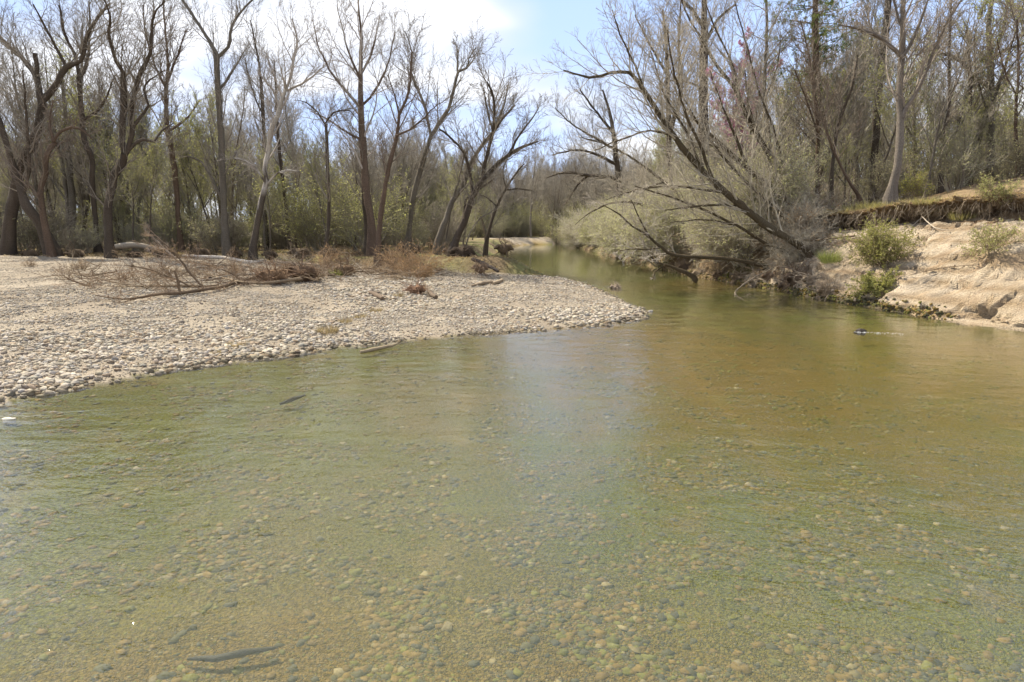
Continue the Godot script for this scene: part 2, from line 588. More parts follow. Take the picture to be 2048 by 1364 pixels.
# ---------------------------------------------------------------- stones
func stone_mesh(sd_: int, worn := 0.6) -> ArrayMesh:
	var f := FastNoiseLite.new()
	f.seed = sd_
	f.frequency = 0.9
	var mb := MB.new()
	var nu := 9
	var nv := 6
	for j in nv + 1:
		var th := PI * j / nv
		for i in nu:
			var ph := TAU * i / nu
			var d := Vector3(sin(th) * cos(ph), cos(th), sin(th) * sin(ph))
			var r := 0.5 * (1.0 + 0.55 * f.get_noise_3d(d.x, d.y, d.z) + 0.25 * f.get_noise_3d(d.x * 3.0, d.y * 3.0, d.z * 3.0))
			# squarish water-worn blocks rather than balls
			var m := maxf(absf(d.x), maxf(absf(d.y), absf(d.z)))
			r *= lerpf(1.0, 1.0 / m, 0.35)
			mb.v.append(d * r * Vector3(1.0, 0.5, 0.75))
			mb.n.append(d)
			mb.c.append(Color.WHITE)
	for j in nv:
		for i in nu:
			var a := j * nu + i
			var b := j * nu + (i + 1) % nu
			mb.ix.append_array([a, a + nu, b, b, a + nu, b + nu])
	# broken, faceted faces
	var fl := MB.new()
	for q in range(0, mb.ix.size(), 3):
		var a := mb.v[mb.ix[q]]
		var b := mb.v[mb.ix[q + 1]]
		var c := mb.v[mb.ix[q + 2]]
		var nn := (c - a).cross(b - a)
		if nn.length_squared() < 1e-10:
			continue
		nn = nn.normalized()
		for w in [a, b, c]:
			fl.ix.append(fl.v.size())
			fl.v.append(w)
			fl.n.append((nn + worn * w.normalized()).normalized())
			fl.c.append(Color.WHITE)
	return fl.mesh()

func stone_color(under: bool) -> Color:
	var k := rng.randf()
	var c := Color(0.36, 0.32, 0.26)
	if under:
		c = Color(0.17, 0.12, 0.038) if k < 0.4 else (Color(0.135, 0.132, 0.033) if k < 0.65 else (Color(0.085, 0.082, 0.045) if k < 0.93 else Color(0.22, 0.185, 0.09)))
	elif k < 0.35:
		c = Color(0.43, 0.39, 0.325)
	elif k < 0.5:
		c = Color(0.33, 0.26, 0.185)
	elif k < 0.62:
		c = Color(0.30, 0.285, 0.255)
	elif k < 0.7:
		c = Color(0.21, 0.175, 0.14)
	var s := rng.randf_range(0.75, 1.15)
	return Color(c.r * s, c.g * s, c.b * s * rng.randf_range(0.92, 1.06))

func scatter(called: String, parent: Node, meshes: Array, places: Array, mat: Material) -> void:
	for q in meshes.size():
		var mine := []
		for k in range(q, places.size(), meshes.size()):
			mine.append(places[k])
		var mm := MultiMesh.new()
		mm.transform_format = MultiMesh.TRANSFORM_3D
		mm.use_colors = true
		mm.mesh = meshes[q]
		mm.instance_count = mine.size()
		for k in mine.size():
			mm.set_instance_transform(k, mine[k][0])
			mm.set_instance_color(k, mine[k][1])
		var o := MultiMeshInstance3D.new()
		o.name = called
		o.multimesh = mm
		o.material_override = mat
		o.set_meta("kind", "stuff")
		parent.add_child(o, true)

func make_stones(land: Dictionary) -> void:
	var meshes := []
	for k in 6:
		meshes.append(stone_mesh(100 + k))
	rng.seed = 21
	var bar := []
	var big := []
	var tries := 0
	while bar.size() < 240000 and tries < 900000:
		tries += 1
		var a := rng.randf_range(-0.72, 0.30)
		var d := 12.0 * pow(62.0 / 12.0, pow(rng.randf(), 0.8))
		var x := tan(a) * d
		var z := -d
		var s := sd(x, z)
		if s < -0.25 or x > middle(z) or d > forest_line(x) - 1.0:
			continue
		if n2.get_noise_2d(x * 11.0, z * 11.0) + 0.3 * n1.get_noise_2d(x * 14.0, z * 14.0) < -0.1 and rng.randf() < 0.8:
			continue
		# finer shingle high on the bar, cobbles along the water
		var coarse := 0.5 + 0.9 * n2.get_noise_2d(x * 2.0, z * 2.0) + 0.5 * exp(-maxf(s, 0.0) / 5.0)
		var size := rng.randf_range(0.016, 0.048) + pow(rng.randf(), 12.0) * 0.20 * clampf(coarse, 0.1, 1.3)
		if s > 14.0:
			size = lerpf(size, minf(size, 0.06), clampf((s - 14.0) / 8.0, 0.0, 1.0))
			if rng.randf() < 0.5 * clampf((s - 14.0) / 10.0, 0.0, 1.0):
				continue
		size *= lerpf(1.0, 1.15, clampf((d - 18.0) / 30.0, 0.0, 1.0))
		var b := Basis.from_euler(Vector3(rng.randf_range(-0.35, 0.35), rng.randf() * TAU, rng.randf_range(-0.35, 0.35))).scaled(Vector3(size, size * rng.randf_range(0.7, 1.3), size))
		var t := Transform3D(b, Vector3(x, height(x, z) + size * 0.12, z))
		var c := stone_color(false)
		if s < 0.05 + 0.35 * rng.randf():
			c = Color(c.r * 0.6, c.g * 0.58, c.b * 0.53)
		if size / d > 0.0064 and big.size() < 290:
			big.append([t, c])
		else:
			bar.append([t, c])
	var shades := []
	for k in 8:
		var mt: StandardMaterial3D = M.stone.duplicate()
		mt.albedo_color = [Color(0.42, 0.38, 0.32), Color(0.36, 0.32, 0.255), Color(0.32, 0.26, 0.19), Color(0.31, 0.295, 0.265), Color(0.45, 0.41, 0.35), Color(0.24, 0.2, 0.155), Color(0.37, 0.31, 0.24), Color(0.43, 0.41, 0.37)][k].linear_to_srgb()
		shades.append(mt)
	for k in big.size():
		var o := part("stone", meshes[k % 6], shades[rng.randi() % 8], land.gravel_bar)
		o.transform = big[k][0]
	scatter("gravel", land.gravel_bar, meshes, bar, M.stone)
	# stones on the bed of the river
	for k in 6:
		meshes[k] = stone_mesh(120 + k, 2.0)
	var bed := []
	var bigbed := []
	tries = 0
	while bed.size() < 210000 and tries < 1000000:
		tries += 1
		var a := rng.randf_range(-0.75, 0.75)
		var d := 5.0 * pow(60.0 / 5.0, pow(rng.randf(), 0.75))
		var x := tan(a) * d
		var z := -d
		var s := sd(x, z)
		if s > -0.1:
			continue
		var size := rng.randf_range(0.014, 0.042) + pow(rng.randf(), 26.0) * 0.16
		if n2.get_noise_2d(x * 13.0, z * 13.0) < 0.08 and rng.randf() < 0.85:
			continue
		var b := Basis.from_euler(Vector3(rng.randf_range(-0.3, 0.3), rng.randf() * TAU, rng.randf_range(-0.3, 0.3))).scaled(Vector3(size, size * 0.8, size))
		var t := Transform3D(b, Vector3(x, height(x, z) - size * 0.08, z))
		if size / d > 0.0095 and bigbed.size() < 260:
			bigbed.append(t)
		else:
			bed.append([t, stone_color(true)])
	var wet := []
	for k in 5:
		var mt: StandardMaterial3D = M.stone.duplicate()
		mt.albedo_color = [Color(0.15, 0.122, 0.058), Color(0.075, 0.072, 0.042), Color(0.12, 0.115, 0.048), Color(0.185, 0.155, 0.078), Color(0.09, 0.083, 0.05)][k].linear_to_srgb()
		wet.append(mt)
	for t in bigbed:
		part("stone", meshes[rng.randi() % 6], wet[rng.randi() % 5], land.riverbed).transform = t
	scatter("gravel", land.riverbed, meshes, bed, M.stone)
	var clods := []
	for k in 5200:
		var row: PackedVector3Array = bank_pts[rng.randi_range(20, bank_pts.size() - 1)]
		var p: Vector3 = row[rng.randi_range(20, 66)]
		if p.z > -22.0 or p.z < -52.0 or n1.get_noise_3d(p.x * 9.0, p.y * 9.0, p.z * 9.0) < 0.0:
			continue
		var size := rng.randf_range(0.02, 0.06) + pow(rng.randf(), 10.0) * 0.16
		var g := rng.randf()
		clods.append([Transform3D(Basis.from_euler(Vector3(rng.randf() * 3.0, rng.randf() * TAU, rng.randf() * 3.0)).scaled(Vector3.ONE * size), p), Color(0.36, 0.28, 0.19).lerp(Color(0.53, 0.44, 0.33), g)])
	scatter("clods", land.ground, meshes, clods, M.stone)
	# wet cobbles along the foot of the right bank
	var foot := []
	for k in 2600:
		var row: PackedVector3Array = bank_pts[rng.randi_range(40, bank_pts.size() - 1)]
		var p: Vector3 = row[rng.randi_range(12, 26)]
		if p.z > -29.0 or p.z < -64.0:
			continue
		var size := rng.randf_range(0.05, 0.14) + pow(rng.randf(), 4.0) * 0.15
		var c := stone_color(true)
		foot.append([Transform3D(Basis.from_euler(Vector3(rng.randf(), rng.randf() * TAU, rng.randf())).scaled(Vector3.ONE * size), p), c])
	scatter("gravel", land.riverbed, meshes, foot, M.stone)

# ---------------------------------------------------------------- wood
class Style:
	var col := Color(0.16, 0.13, 0.10)
	var pale := Color(-1, 0, 0)      # second bark colour, flaking in patches higher up (sycamore)
	var pale_from := 1.0
	var twig := Color(0.22, 0.19, 0.15)
	var up := 0.42
	var wob := 0.24
	var ang := 0.75
	var ratio := 0.42
	var first := 1.75                 # branches per metre of limb
	var kids := PackedInt32Array([8, 5, 5])
	var tw := 0.012
	var reach := 6.0                 # length of a first branch
	var leaves := 0                  # leaves on each last twig
	var leaf_a := Color(0.30, 0.34, 0.10)
	var leaf_b := Color(0.42, 0.44, 0.18)
	var leaf_size := 0.07
	var from := 0.4

func rv() -> Vector3:
	return Vector3(rng.randf_range(-1, 1), rng.randf_range(-1, 1), rng.randf_range(-1, 1))

func grow(mb: MB, lb: MB, p: Vector3, dir: Vector3, length: float, r: float, lvl: int, st: Style, last := 3) -> void:
	var n := 7 if lvl == 1 else (3 if lvl == 2 else 1)
	var pts := PackedVector3Array([p])
	var rad := PackedFloat32Array([r])
	var step := length / n
	var d := dir
	for k in n:
		d = (d + rv() * st.wob + Vector3(0, st.up * 0.24, 0)).normalized()
		p += d * step
		pts.append(p)
		rad.append(lerpf(r, st.tw * 0.6, pow(float(k + 1) / n, 0.8)))
	var shade := rng.randf_range(0.8, 1.2)
	mb.tube(pts, rad, 5 if lvl == 1 else 3, Color(st.twig.r * shade, st.twig.g * shade, st.twig.b * shade))
	if lvl < last:
		var cnt := st.kids[lvl - 1]
		for q in cnt:
			var f := (0.15 + 0.85 * (q + rng.randf()) / cnt) * n
			var k := mini(int(f), n - 1)
			var at := pts[k].lerp(pts[k + 1], f - k)
			var td := (pts[k + 1] - pts[k]).normalized()
			var sd_ := td.cross(rv()).normalized()
			var a := st.ang * rng.randf_range(0.6, 1.25)
			grow(mb, lb, at, (td * cos(a) + sd_ * sin(a)).normalized(), length * st.ratio * (1.25 - 0.6 * f / n) * rng.randf_range(0.7, 1.2), maxf(lerpf(rad[k], rad[k + 1], f - k) * 0.62, st.tw), lvl + 1, st, last)
	if lvl >= last - 1 and st.leaves > 0 and lb:
		for q in st.leaves:
			var k := rng.randi() % n
			var at := pts[k].lerp(pts[k + 1], rng.randf())
			var ld := (rv() + Vector3(0, 0.2, 0)).normalized()
			var s := st.leaf_size * rng.randf_range(0.6, 1.4)
			lb.leaf(at, ld, ld.cross(rv()).normalized(), s, s * 0.6, st.leaf_a.lerp(st.leaf_b, rng.randf()))

# a smooth path through points with radii
func smooth(pts: Array, rads: Array, each := 0.6, jitter := 0.03) -> Array:
	var op := PackedVector3Array()
	var orr := PackedFloat32Array()
	var m := pts.size()
	for k in m - 1:
		var a: Vector3 = pts[k]
		var b: Vector3 = pts[k + 1]
		var a0: Vector3 = pts[maxi(k - 1, 0)]
		var b1: Vector3 = pts[mini(k + 2, m - 1)]
		var steps := clampi(int(a.distance_to(b) / each), 2, 8)
		for q in steps:
			var t := float(q) / steps
			var pt := a.cubic_interpolate(b, a0, b1, t)
			if not (k == 0 and q == 0):
				pt += rv() * jitter
			op.append(pt)
			orr.append(lerpf(rads[k], rads[k + 1], t))
	op.append(pts[m - 1])
	orr.append(rads[m - 1])
	return [op, orr]

func path_len(p: PackedVector3Array) -> float:
	var l := 0.0
	for k in p.size() - 1:
		l += p[k].distance_to(p[k + 1])
	return l

func bark_tube(mb: MB, path: Array, sides: int, st: Style, base_h: float, total: float) -> void:
	var o := mb.v.size()
	mb.tube(path[0], path[1], sides, st.col, false, 0.4, n2, 24.0)
	for k in range(o, mb.v.size()):
		var w := mb.v[k]
		var sh := 1.0 + 0.35 * n1.get_noise_3d(w.x * 30.0, w.y * 12.0, w.z * 30.0)
		var c := st.col
		if st.pale.r >= 0.0:
			var f := (w.y - base_h) / total + 0.5 * n1.get_noise_3d(w.x * 40.0, w.y * 14.0, w.z * 40.0)
			if f > st.pale_from:
				c = st.pale
		mb.c[k] = Color(c.r * sh, c.g * sh, c.b * sh)

func sprout(mb: MB, lb: MB, path: Array, st: Style, from: float, dens: float, reach: float, tree_h: float, last := 3) -> void:
	var pts: PackedVector3Array = path[0]
	var rad: PackedFloat32Array = path[1]
	var n := pts.size() - 1
	var cnt := maxi(2, int(path_len(pts) * (1.0 - from) * dens))
	for q in cnt:
		var f := (from + (1.0 - from) * (q + rng.randf()) / cnt) * n
		var k := mini(int(f), n - 1)
		var td := (pts[k + 1] - pts[k]).normalized()
		var a := st.ang * rng.randf_range(0.7, 1.3)
		var sd_ := td.cross(rv()).normalized()
		var dir := (td * cos(a) + sd_ * sin(a) + Vector3(0, st.up * 0.5, 0)).normalized()
		var ln := reach * (1.1 - 0.55 * f / n) * rng.randf_range(0.55, 1.2)
		grow(mb, lb, pts[k].lerp(pts[k + 1], f - k), dir, ln, clampf(lerpf(rad[k], rad[k + 1], f - k) * 0.5, st.tw * 1.5, 0.013 * ln + 0.006), 1, st, last)

# a tree whose trunk and limbs are given in metres from its foot
func wood_tree(root: Node3D, trunk: Array, limbs: Array, st: Style, sides := 10) -> void:
	var tm := MB.new()
	var top: Vector3 = trunk[0][-1]
	var h := maxf(top.y, 4.0)
	var pth := smooth(trunk[0], trunk[1])
	bark_tube(tm, pth, sides, st, 0.0, h)
	put("trunk", tm, M.bark, root)
	var cm := MB.new()
	var lm := MB.new()
	sprout(cm, lm, pth, st, st.from, st.first, st.reach, h)
	for l in limbs:
		var lp := smooth(l[0], l[1], 0.5, 0.04)
		var bm := MB.new()
		bark_tube(bm, lp, 7, st, 0.0, h)
		put("limb", bm, M.bark, root)
		sprout(cm, lm, lp, st, 0.12, st.first * 1.3, minf(st.reach * 0.85, path_len(lp[0]) * 0.6), h)
	var cr := put("crown", cm, M.twig, root)
	if lm.v.size() > 0:
		put("leaves", lm, M.leaf, cr)

# the same, traced: [px, py, width px] on a plane d metres off, with limbs that swing out of that plane
func traced(called: String, label: String, d: float, trunk: Array, limbs: Array, st: Style, group := "", sink := 0.9) -> Node3D:
	rng.seed = hash(label)
	var lying := d < 0.0
	if lying:
		d = -B(trunk[trunk.size() / 2][0], trunk[trunk.size() / 2][1]).z
	var foot := B(trunk[0][0], trunk[0][1], 0.2) if lying else P(trunk[0][0], trunk[0][1], d)
	var root := thing(called, label, "tree" if not lying else "fallen wood", foot, group)
	if not lying and called != "fallen_tree":
		sink = maxf(sink, foot.y - ground_y(foot.x, foot.z) + 0.5)
	var k_px := d / FOC
	var tp := [Vector3(0, -sink, 0)]
	var tr := [trunk[0][2] * k_px * 0.5 * 1.25]
	for k in trunk.size():
		var q: Array = trunk[k]
		var p := (B(q[0], q[1], 0.2) if lying and called == "fallen_tree" else P(q[0], q[1], d)) - foot
		tp.append(p + (Vector3(0, 0, rng.randf_range(-0.25, 0.25)) if k else Vector3(0, 0.05, 0)))
		tr.append(q[2] * k_px * 0.5 * (1.2 if k == 0 else 0.9))
	var ls := []
	for l in limbs:
		var lp := []
		var lr := []
		var a := P(l[0][0], l[0][1], d)
		var z := P(l[-1][0], l[-1][1], d)
		var swing := rng.randf_range(-0.55, 0.55) * a.distance_to(z)
		var d0 := d
		if lying:
			d0 = -B(l[0][0], l[0][1]).z
			swing *= 0.3
		for k in l.size():
			var f: float = float(k) / (l.size() - 1)
			lp.append(P(l[k][0], l[k][1], d0 + swing * f * f) + Vector3(0, 0.25 if lying else 0.0, 0) - foot)
			lr.append(l[k][2] * k_px * 0.5)
		ls.append([lp, lr])
	wood_tree(root, [tp, tr], ls, st)
	return root

func style(kind: String) -> Style:
	var s := Style.new()
	match kind:
		"dark":
			s.col = Color(0.125, 0.102, 0.08)
		"brown":
			s.col = Color(0.18, 0.13, 0.095)
			s.twig = Color(0.19, 0.15, 0.115)
		"grey":
			s.col = Color(0.21, 0.187, 0.152)
			s.twig = Color(0.24, 0.21, 0.17)
		"sycamore":
			s.col = Color(0.15, 0.125, 0.10)
			s.pale = Color(0.62, 0.58, 0.52)
			s.pale_from = 0.42
			s.twig = Color(0.36, 0.32, 0.28)
		"mossy":
			s.col = Color(0.125, 0.10, 0.065)
			s.twig = Color(0.33, 0.295, 0.23)
	return s

# a tree grown freely, for the wood behind
func free_tree(root: Node3D, h: float, r: float, st: Style, lean := 0.05, forks := 3) -> void:
	var tp := [Vector3(0, -0.6, 0)]
	var tr := [r * 1.25]
	var p := Vector3.ZERO
	var d := Vector3(rng.randf_range(-lean, lean), 1, rng.randf_range(-lean, lean)).normalized()
	var n := 8
	for k in n + 1:
		tp.append(p)
		tr.append(lerpf(r, r * 0.12, pow(float(k) / n, 0.8)))
		d = (d + rv() * 0.09 + Vector3(0, 0.08, 0)).normalized()
		p += d * h / n
	var ls := []
	for q in forks:
		var k := 3 + q * 4 / maxi(forks, 1) + rng.randi() % 2
		k = mini(k, n)
		var a := rng.randf() * TAU
		var ld := Vector3(cos(a) * 0.8, 0.9, sin(a) * 0.8).normalized()
		var lp := [tp[k]]
		var lr := [tr[k] * 0.62]
		var w: Vector3 = tp[k]
		var ll: float = (h - w.y) * rng.randf_range(0.6, 0.95)
		for m in 5:
			ld = (ld + rv() * 0.22 + Vector3(0, 0.16, 0)).normalized()
			w += ld * ll / 5.0
			lp.append(w)
			lr.append(tr[k] * 0.62 * (1.0 - 0.85 * (m + 1) / 5.0))
		ls.append([lp, lr])
	wood_tree(root, [tp, tr], ls, st, 8)

# many stems from one foot
func shrub(root: Node3D, h: float, stems: int, spread: float, st: Style, lean := Vector3.ZERO, last := 3) -> void:
	var sm := MB.new()
	var lm := MB.new()
	for q in stems:
		var a := rng.randf() * TAU
		var d := (Vector3(cos(a) * spread, 1, sin(a) * spread) * rng.randf_range(0.5, 1.0) + Vector3(0, 0.3, 0) + lean).normalized()
		var off := Vector3(cos(a), 0, sin(a)) * rng.randf_range(0.0, 0.12 * h)
		grow(sm, lm, off - Vector3(0, 0.25, 0), d, h * rng.randf_range(0.65, 1.15), 0.007 * h + 0.008, 1, st, last)
	put("stems", sm, M.twig, root)
	if lm.v.size() > 0:
		put("leaves", lm, M.leaf, root)

func make_left_trees() -> void:
	var dark := style("dark"); var brown := style("brown"); var grey := style("grey"); var syc := style("sycamore")
	var gr := "large trees along the edge of the left wood"
	traced("bare_tree", "thick forked bare tree at the far left edge with a broken stub", 62, [[15, 503, 26], [21, 440, 24], [30, 370, 23], [45, 322, 21], [62, 291, 20], [76, 250, 18], [82, 205, 17]], [
		[[82, 205, 13], [74, 160, 11], [66, 142, 10], [41, 113, 9], [4, 78, 7], [-40, 40, 4]], [[73, 152, 8], [73, 125, 7], [70, 106, 7]],
		[[82, 205, 13], [98, 188, 12], [115, 164, 12], [133, 133, 11], [162, 122, 8], [172, 80, 7], [191, 41, 6], [220, 6, 3]], [[133, 133, 7], [110, 90, 5], [88, 50, 4], [66, 8, 2]], [[30, 365, 11], [20, 310, 9], [4, 250, 7], [-20, 190, 4]]], dark, gr)
	traced("bare_tree", "dark trunk leaning hard left from a wide base beside the forked tree", 60, [[104, 508, 30], [85, 455, 22], [55, 408, 19], [36, 372, 16], [26, 330, 12], [12, 280, 10], [-8, 220, 7]], [[[45, 395, 8], [58, 340, 7], [55, 270, 6], [50, 200, 4], [46, 140, 2]]], dark, gr)
	traced("bare_tree", "slim reddish trunk with an arching top beside the leaning dark trunk", 59, [[101, 506, 14], [92, 445, 13], [85, 404, 12], [82, 373, 12], [90, 346, 11], [96, 311, 10], [107, 283, 9]], [
		[[107, 283, 6], [121, 264, 6], [145, 254, 5], [168, 262, 4], [185, 280, 2]], [[107, 283, 6], [101, 258, 5], [100, 238, 4], [106, 200, 2]]], brown, gr)
	var lime := style("grey")
	lime.leaves = 5
	lime.leaf_size = 0.1
	lime.leaf_a = Color(0.34, 0.36, 0.10)
	lime.leaf_b = Color(0.46, 0.46, 0.16)
	traced("bare_tree", "greenish straight trunk standing left of a thicker hazy trunk", 72, [[141, 498, 15], [144, 445, 14], [140, 383, 13], [136, 332, 12], [133, 290, 10], [128, 220, 7], [122, 140, 4]], [[[135, 310, 6], [112, 270, 5], [100, 220, 3]], [[134, 300, 6], [150, 262, 5], [155, 210, 3]]], lime, gr)
	traced("bare_tree", "pale hazy straight trunk in the second row of the left wood", 84, [[171, 496, 18], [166, 430, 16], [162, 363, 15], [160, 301, 13], [158, 230, 10], [162, 140, 6], [165, 50, 3]], [[[160, 300, 7], [180, 250, 5], [190, 180, 3]]], grey, gr)
	traced("bare_tree", "dark slender trunk between the hazy trunk and the big forked tree", 66, [[195, 500, 14], [191, 478, 13], [187, 424, 11], [184, 363, 11], [183, 322, 11], [178, 301, 11], [168, 278, 11], [160, 205, 11], [158, 154, 10]], [
		[[158, 154, 7], [150, 110, 6], [130, 70, 5], [118, 10, 3]], [[158, 160, 7], [175, 120, 6], [180, 60, 4], [178, 0, 2]], [[164, 240, 6], [190, 225, 5], [215, 190, 4], [230, 150, 2]]], dark, gr)
	traced("bare_tree", "big forked tree with three curving limbs above the white fallen log", 58, [[219, 514, 20], [218, 465, 18], [220, 404, 17], [224, 373, 17], [232, 352, 17], [242, 328, 17], [252, 307, 15]], [
		[[250, 310, 12], [244, 281, 12], [245, 246, 12], [248, 185, 11], [246, 144, 9], [232, 123, 7], [222, 92, 6], [218, 62, 5], [220, 31, 4], [203, -10, 2]],
		[[252, 308, 10], [264, 270, 10], [264, 215, 9], [273, 174, 10], [281, 144, 9], [301, 107, 7], [304, 51, 5], [308, 30, 4], [330, 0, 2]],
		[[253, 305, 8], [267, 289, 8], [287, 278, 6], [308, 283, 5], [324, 260, 4], [348, 246, 2]], [[265, 260, 6], [280, 236, 6], [296, 211, 5], [287, 178, 4], [300, 160, 3], [330, 140, 2]]], dark, gr)
	traced("bare_tree", "mid-sized bare tree right of the big forked tree, leaning slightly left", 68, [[363, 503, 12], [358, 440, 11], [349, 350, 11], [337, 262, 10], [330, 190, 8], [334, 130, 6], [330, 50, 4], [326, -30, 2]], [[[337, 262, 5], [370, 240, 4], [400, 200, 3]], [[333, 180, 5], [310, 130, 4], [290, 60, 3], [286, 10, 2]], [[332, 170, 5], [352, 120, 4], [372, 60, 2]]], brown, gr)
	traced("bare_tree", "tall straight tree whose trunk forks into a wide V at the top", 63, [[453, 505, 17], [448, 430, 15], [446, 369, 14], [441, 246, 12], [437, 164, 11], [435, 112, 11]], [
		[[435, 114, 8], [425, 92, 8], [410, 70, 7], [390, 37, 6], [362, -4, 5]], [[436, 114, 7], [456, 94, 6], [464, 53, 5], [484, 20, 4], [510, -6, 3]], [[446, 408, 6], [430, 370, 5], [418, 346, 5], [402, 324, 5], [374, 312, 3]], [[438, 180, 5], [460, 150, 4], [490, 100, 2]]], grey, gr)
	syc.pale_from = 0.30
	traced("sycamore_tree", "leaning sycamore with a white upper trunk and dark lower trunk", 61, [[504, 508, 15], [513, 455, 13], [525, 393, 12], [532, 363, 11], [529, 341, 9], [535, 300, 10], [542, 267, 10], [556, 230, 9], [571, 185, 7], [583, 156, 6], [587, 111, 5], [593, 82, 4], [583, 37, 2]], [
		[[574, 182, 5], [603, 168, 4], [636, 144, 3], [660, 120, 1.5]], [[531, 366, 4], [519, 346, 4], [500, 326, 3], [470, 316, 2]], [[533, 368, 5], [556, 346, 4], [576, 341, 4], [600, 344, 2]], [[560, 220, 4], [545, 180, 3], [520, 150, 2]]], syc, gr)
	traced("bare_tree", "thin dark trunk close behind the white topped sycamore", 74, [[535, 498, 8], [530, 400, 8], [527, 316, 8], [525, 197, 7], [515, 120, 5], [500, 40, 2]], [[[526, 230, 4], [505, 180, 3], [490, 120, 2]]], dark, gr)
	traced("bare_tree", "thin black trunk right of the leaning white sycamore", 70, [[578, 495, 7], [574, 430, 7], [568, 387, 7], [562, 332, 7], [557, 260, 6], [553, 190, 5], [549, 120, 2]], [], dark, gr)
	traced("bare_tree", "slim dark tree among yellow green brush with a spreading top", 58, [[650, 508, 8], [656, 445, 8], [658, 383, 7], [656, 332, 7], [652, 260, 6], [650, 246, 5]], [[[650, 248, 4], [635, 225, 3], [612, 205, 2], [590, 200, 1]], [[650, 248, 3], [668, 225, 3], [700, 222, 2], [720, 250, 1]]], dark, gr)
	var s2 := style("sycamore")
	s2.col = Color(0.19, 0.14, 0.105)
	s2.pale_from = 0.78
	s2.ang = 0.85
	s2.up = 0.5
	s2.reach = 8.0
	s2.first = 1.3
	s2.from = 0.33
	traced("sycamore_tree", "tallest straight tree in the middle with an even vase of upswept branches", 60, [[744, 503, 24], [742, 452, 19], [733, 390, 17], [725, 287, 14], [722, 205, 12], [720, 123, 9], [721, 62, 6], [717, 10, 4], [715, -50, 2]], [
		[[722, 215, 6], [695, 185, 5], [665, 150, 4], [640, 100, 3], [625, 40, 1.5]], [[721, 215, 5], [750, 180, 4], [775, 130, 3], [790, 60, 1.5]], [[724, 280, 5], [690, 262, 4], [650, 235, 3], [622, 222, 1.5]], [[722, 160, 5], [700, 110, 4], [680, 40, 2], [672, -10, 1]], [[721, 150, 5], [745, 100, 4], [760, 30, 2]]], s2, gr)
	traced("bare_tree", "dark trunk standing right against the tallest straight tree", 61, [[735, 500, 15], [733, 460, 14], [730, 411, 11], [727, 350, 9], [728, 300, 5]], [], dark, gr)
	traced("bare_tree", "reddish slender tree with forked base in front of the dry brown brush", 54, [[754, 522, 14], [758, 452, 12], [768, 382, 10], [781, 320, 9], [793, 271, 8], [799, 230, 6], [814, 197, 5], [820, 160, 4], [823, 100, 2.5]], [[[793, 271, 5], [820, 260, 4], [850, 234, 3], [880, 205, 1.5]], [[799, 235, 4], [792, 200, 3], [775, 150, 2]]], brown, gr)
	traced("bare_tree", "tree curving right then forking into two long crooked limbs", 66, [[814, 485, 14], [818, 460, 12], [824, 402, 11], [838, 345, 12], [855, 296, 10], [864, 268, 10]], [
		[[864, 268, 8], [871, 259, 8], [896, 218, 7], [908, 177, 6], [916, 144, 5], [933, 136, 4], [938, 118, 3], [952, 95, 2]], [[861, 272, 6], [850, 213, 5], [830, 168, 5], [822, 144, 4], [824, 103, 3], [809, 62, 2]], [[916, 146, 4], [914, 110, 3], [912, 84, 1.5]]], grey, gr)
	traced("bare_tree", "right leaning grey trunk, left one of the crossed pair at the bank", 59, [[873, 497, 15], [892, 439, 12], [904, 402, 11], [924, 374, 11], [941, 329, 9], [961, 296, 8], [986, 263, 7], [996, 240, 6]], [[[996, 242, 5], [1010, 205, 4], [1016, 170, 2]], [[986, 264, 4], [975, 220, 4], [968, 180, 2]], [[905, 400, 4], [920, 350, 3], [928, 310, 2]]], grey, gr)
	traced("bare_tree", "leaning tree at the river corner with limbs fanned over the water", 58, [[904, 506, 20], [912, 480, 16], [928, 443, 14], [945, 394, 13], [961, 365, 13], [968, 356, 12]], [
		[[966, 360, 10], [990, 333, 9], [1015, 312, 8], [1048, 292, 6], [1076, 283, 3]], [[964, 362, 8], [974, 308, 7], [986, 263, 7], [988, 205, 5], [975, 165, 3]], [[946, 390, 7], [941, 349, 6], [928, 304, 5], [896, 271, 4], [879, 259, 3]], [[1015, 313, 5], [1040, 270, 4], [1062, 240, 3], [1078, 215, 1.5]], [[986, 265, 5], [1012, 230, 4], [1030, 210, 2]], [[930, 440, 5], [931, 400, 4], [960, 378, 4], [988, 357, 2]]], dark, gr)
	traced("bare_tree", "small crooked tree leaning over the still pool", 64, [[971, 497, 9], [982, 448, 7], [994, 411, 6], [1011, 378, 5], [1027, 353, 4], [1048, 328, 2]], [[[1012, 376, 3], [1005, 345, 2.5], [1015, 318, 1.5]], [[1010, 380, 3], [1035, 378, 3], [1065, 380, 1.5]], [[993, 412, 3], [975, 396, 2.5], [960, 390, 1.5]]], dark, gr)
	traced("bare_tree", "thin pale sapling arched over beside the river corner", 57, [[930, 503, 3.5], [938, 470, 3], [957, 439, 3], [978, 426, 2.5], [1000, 410, 1.2]], [], grey, gr)

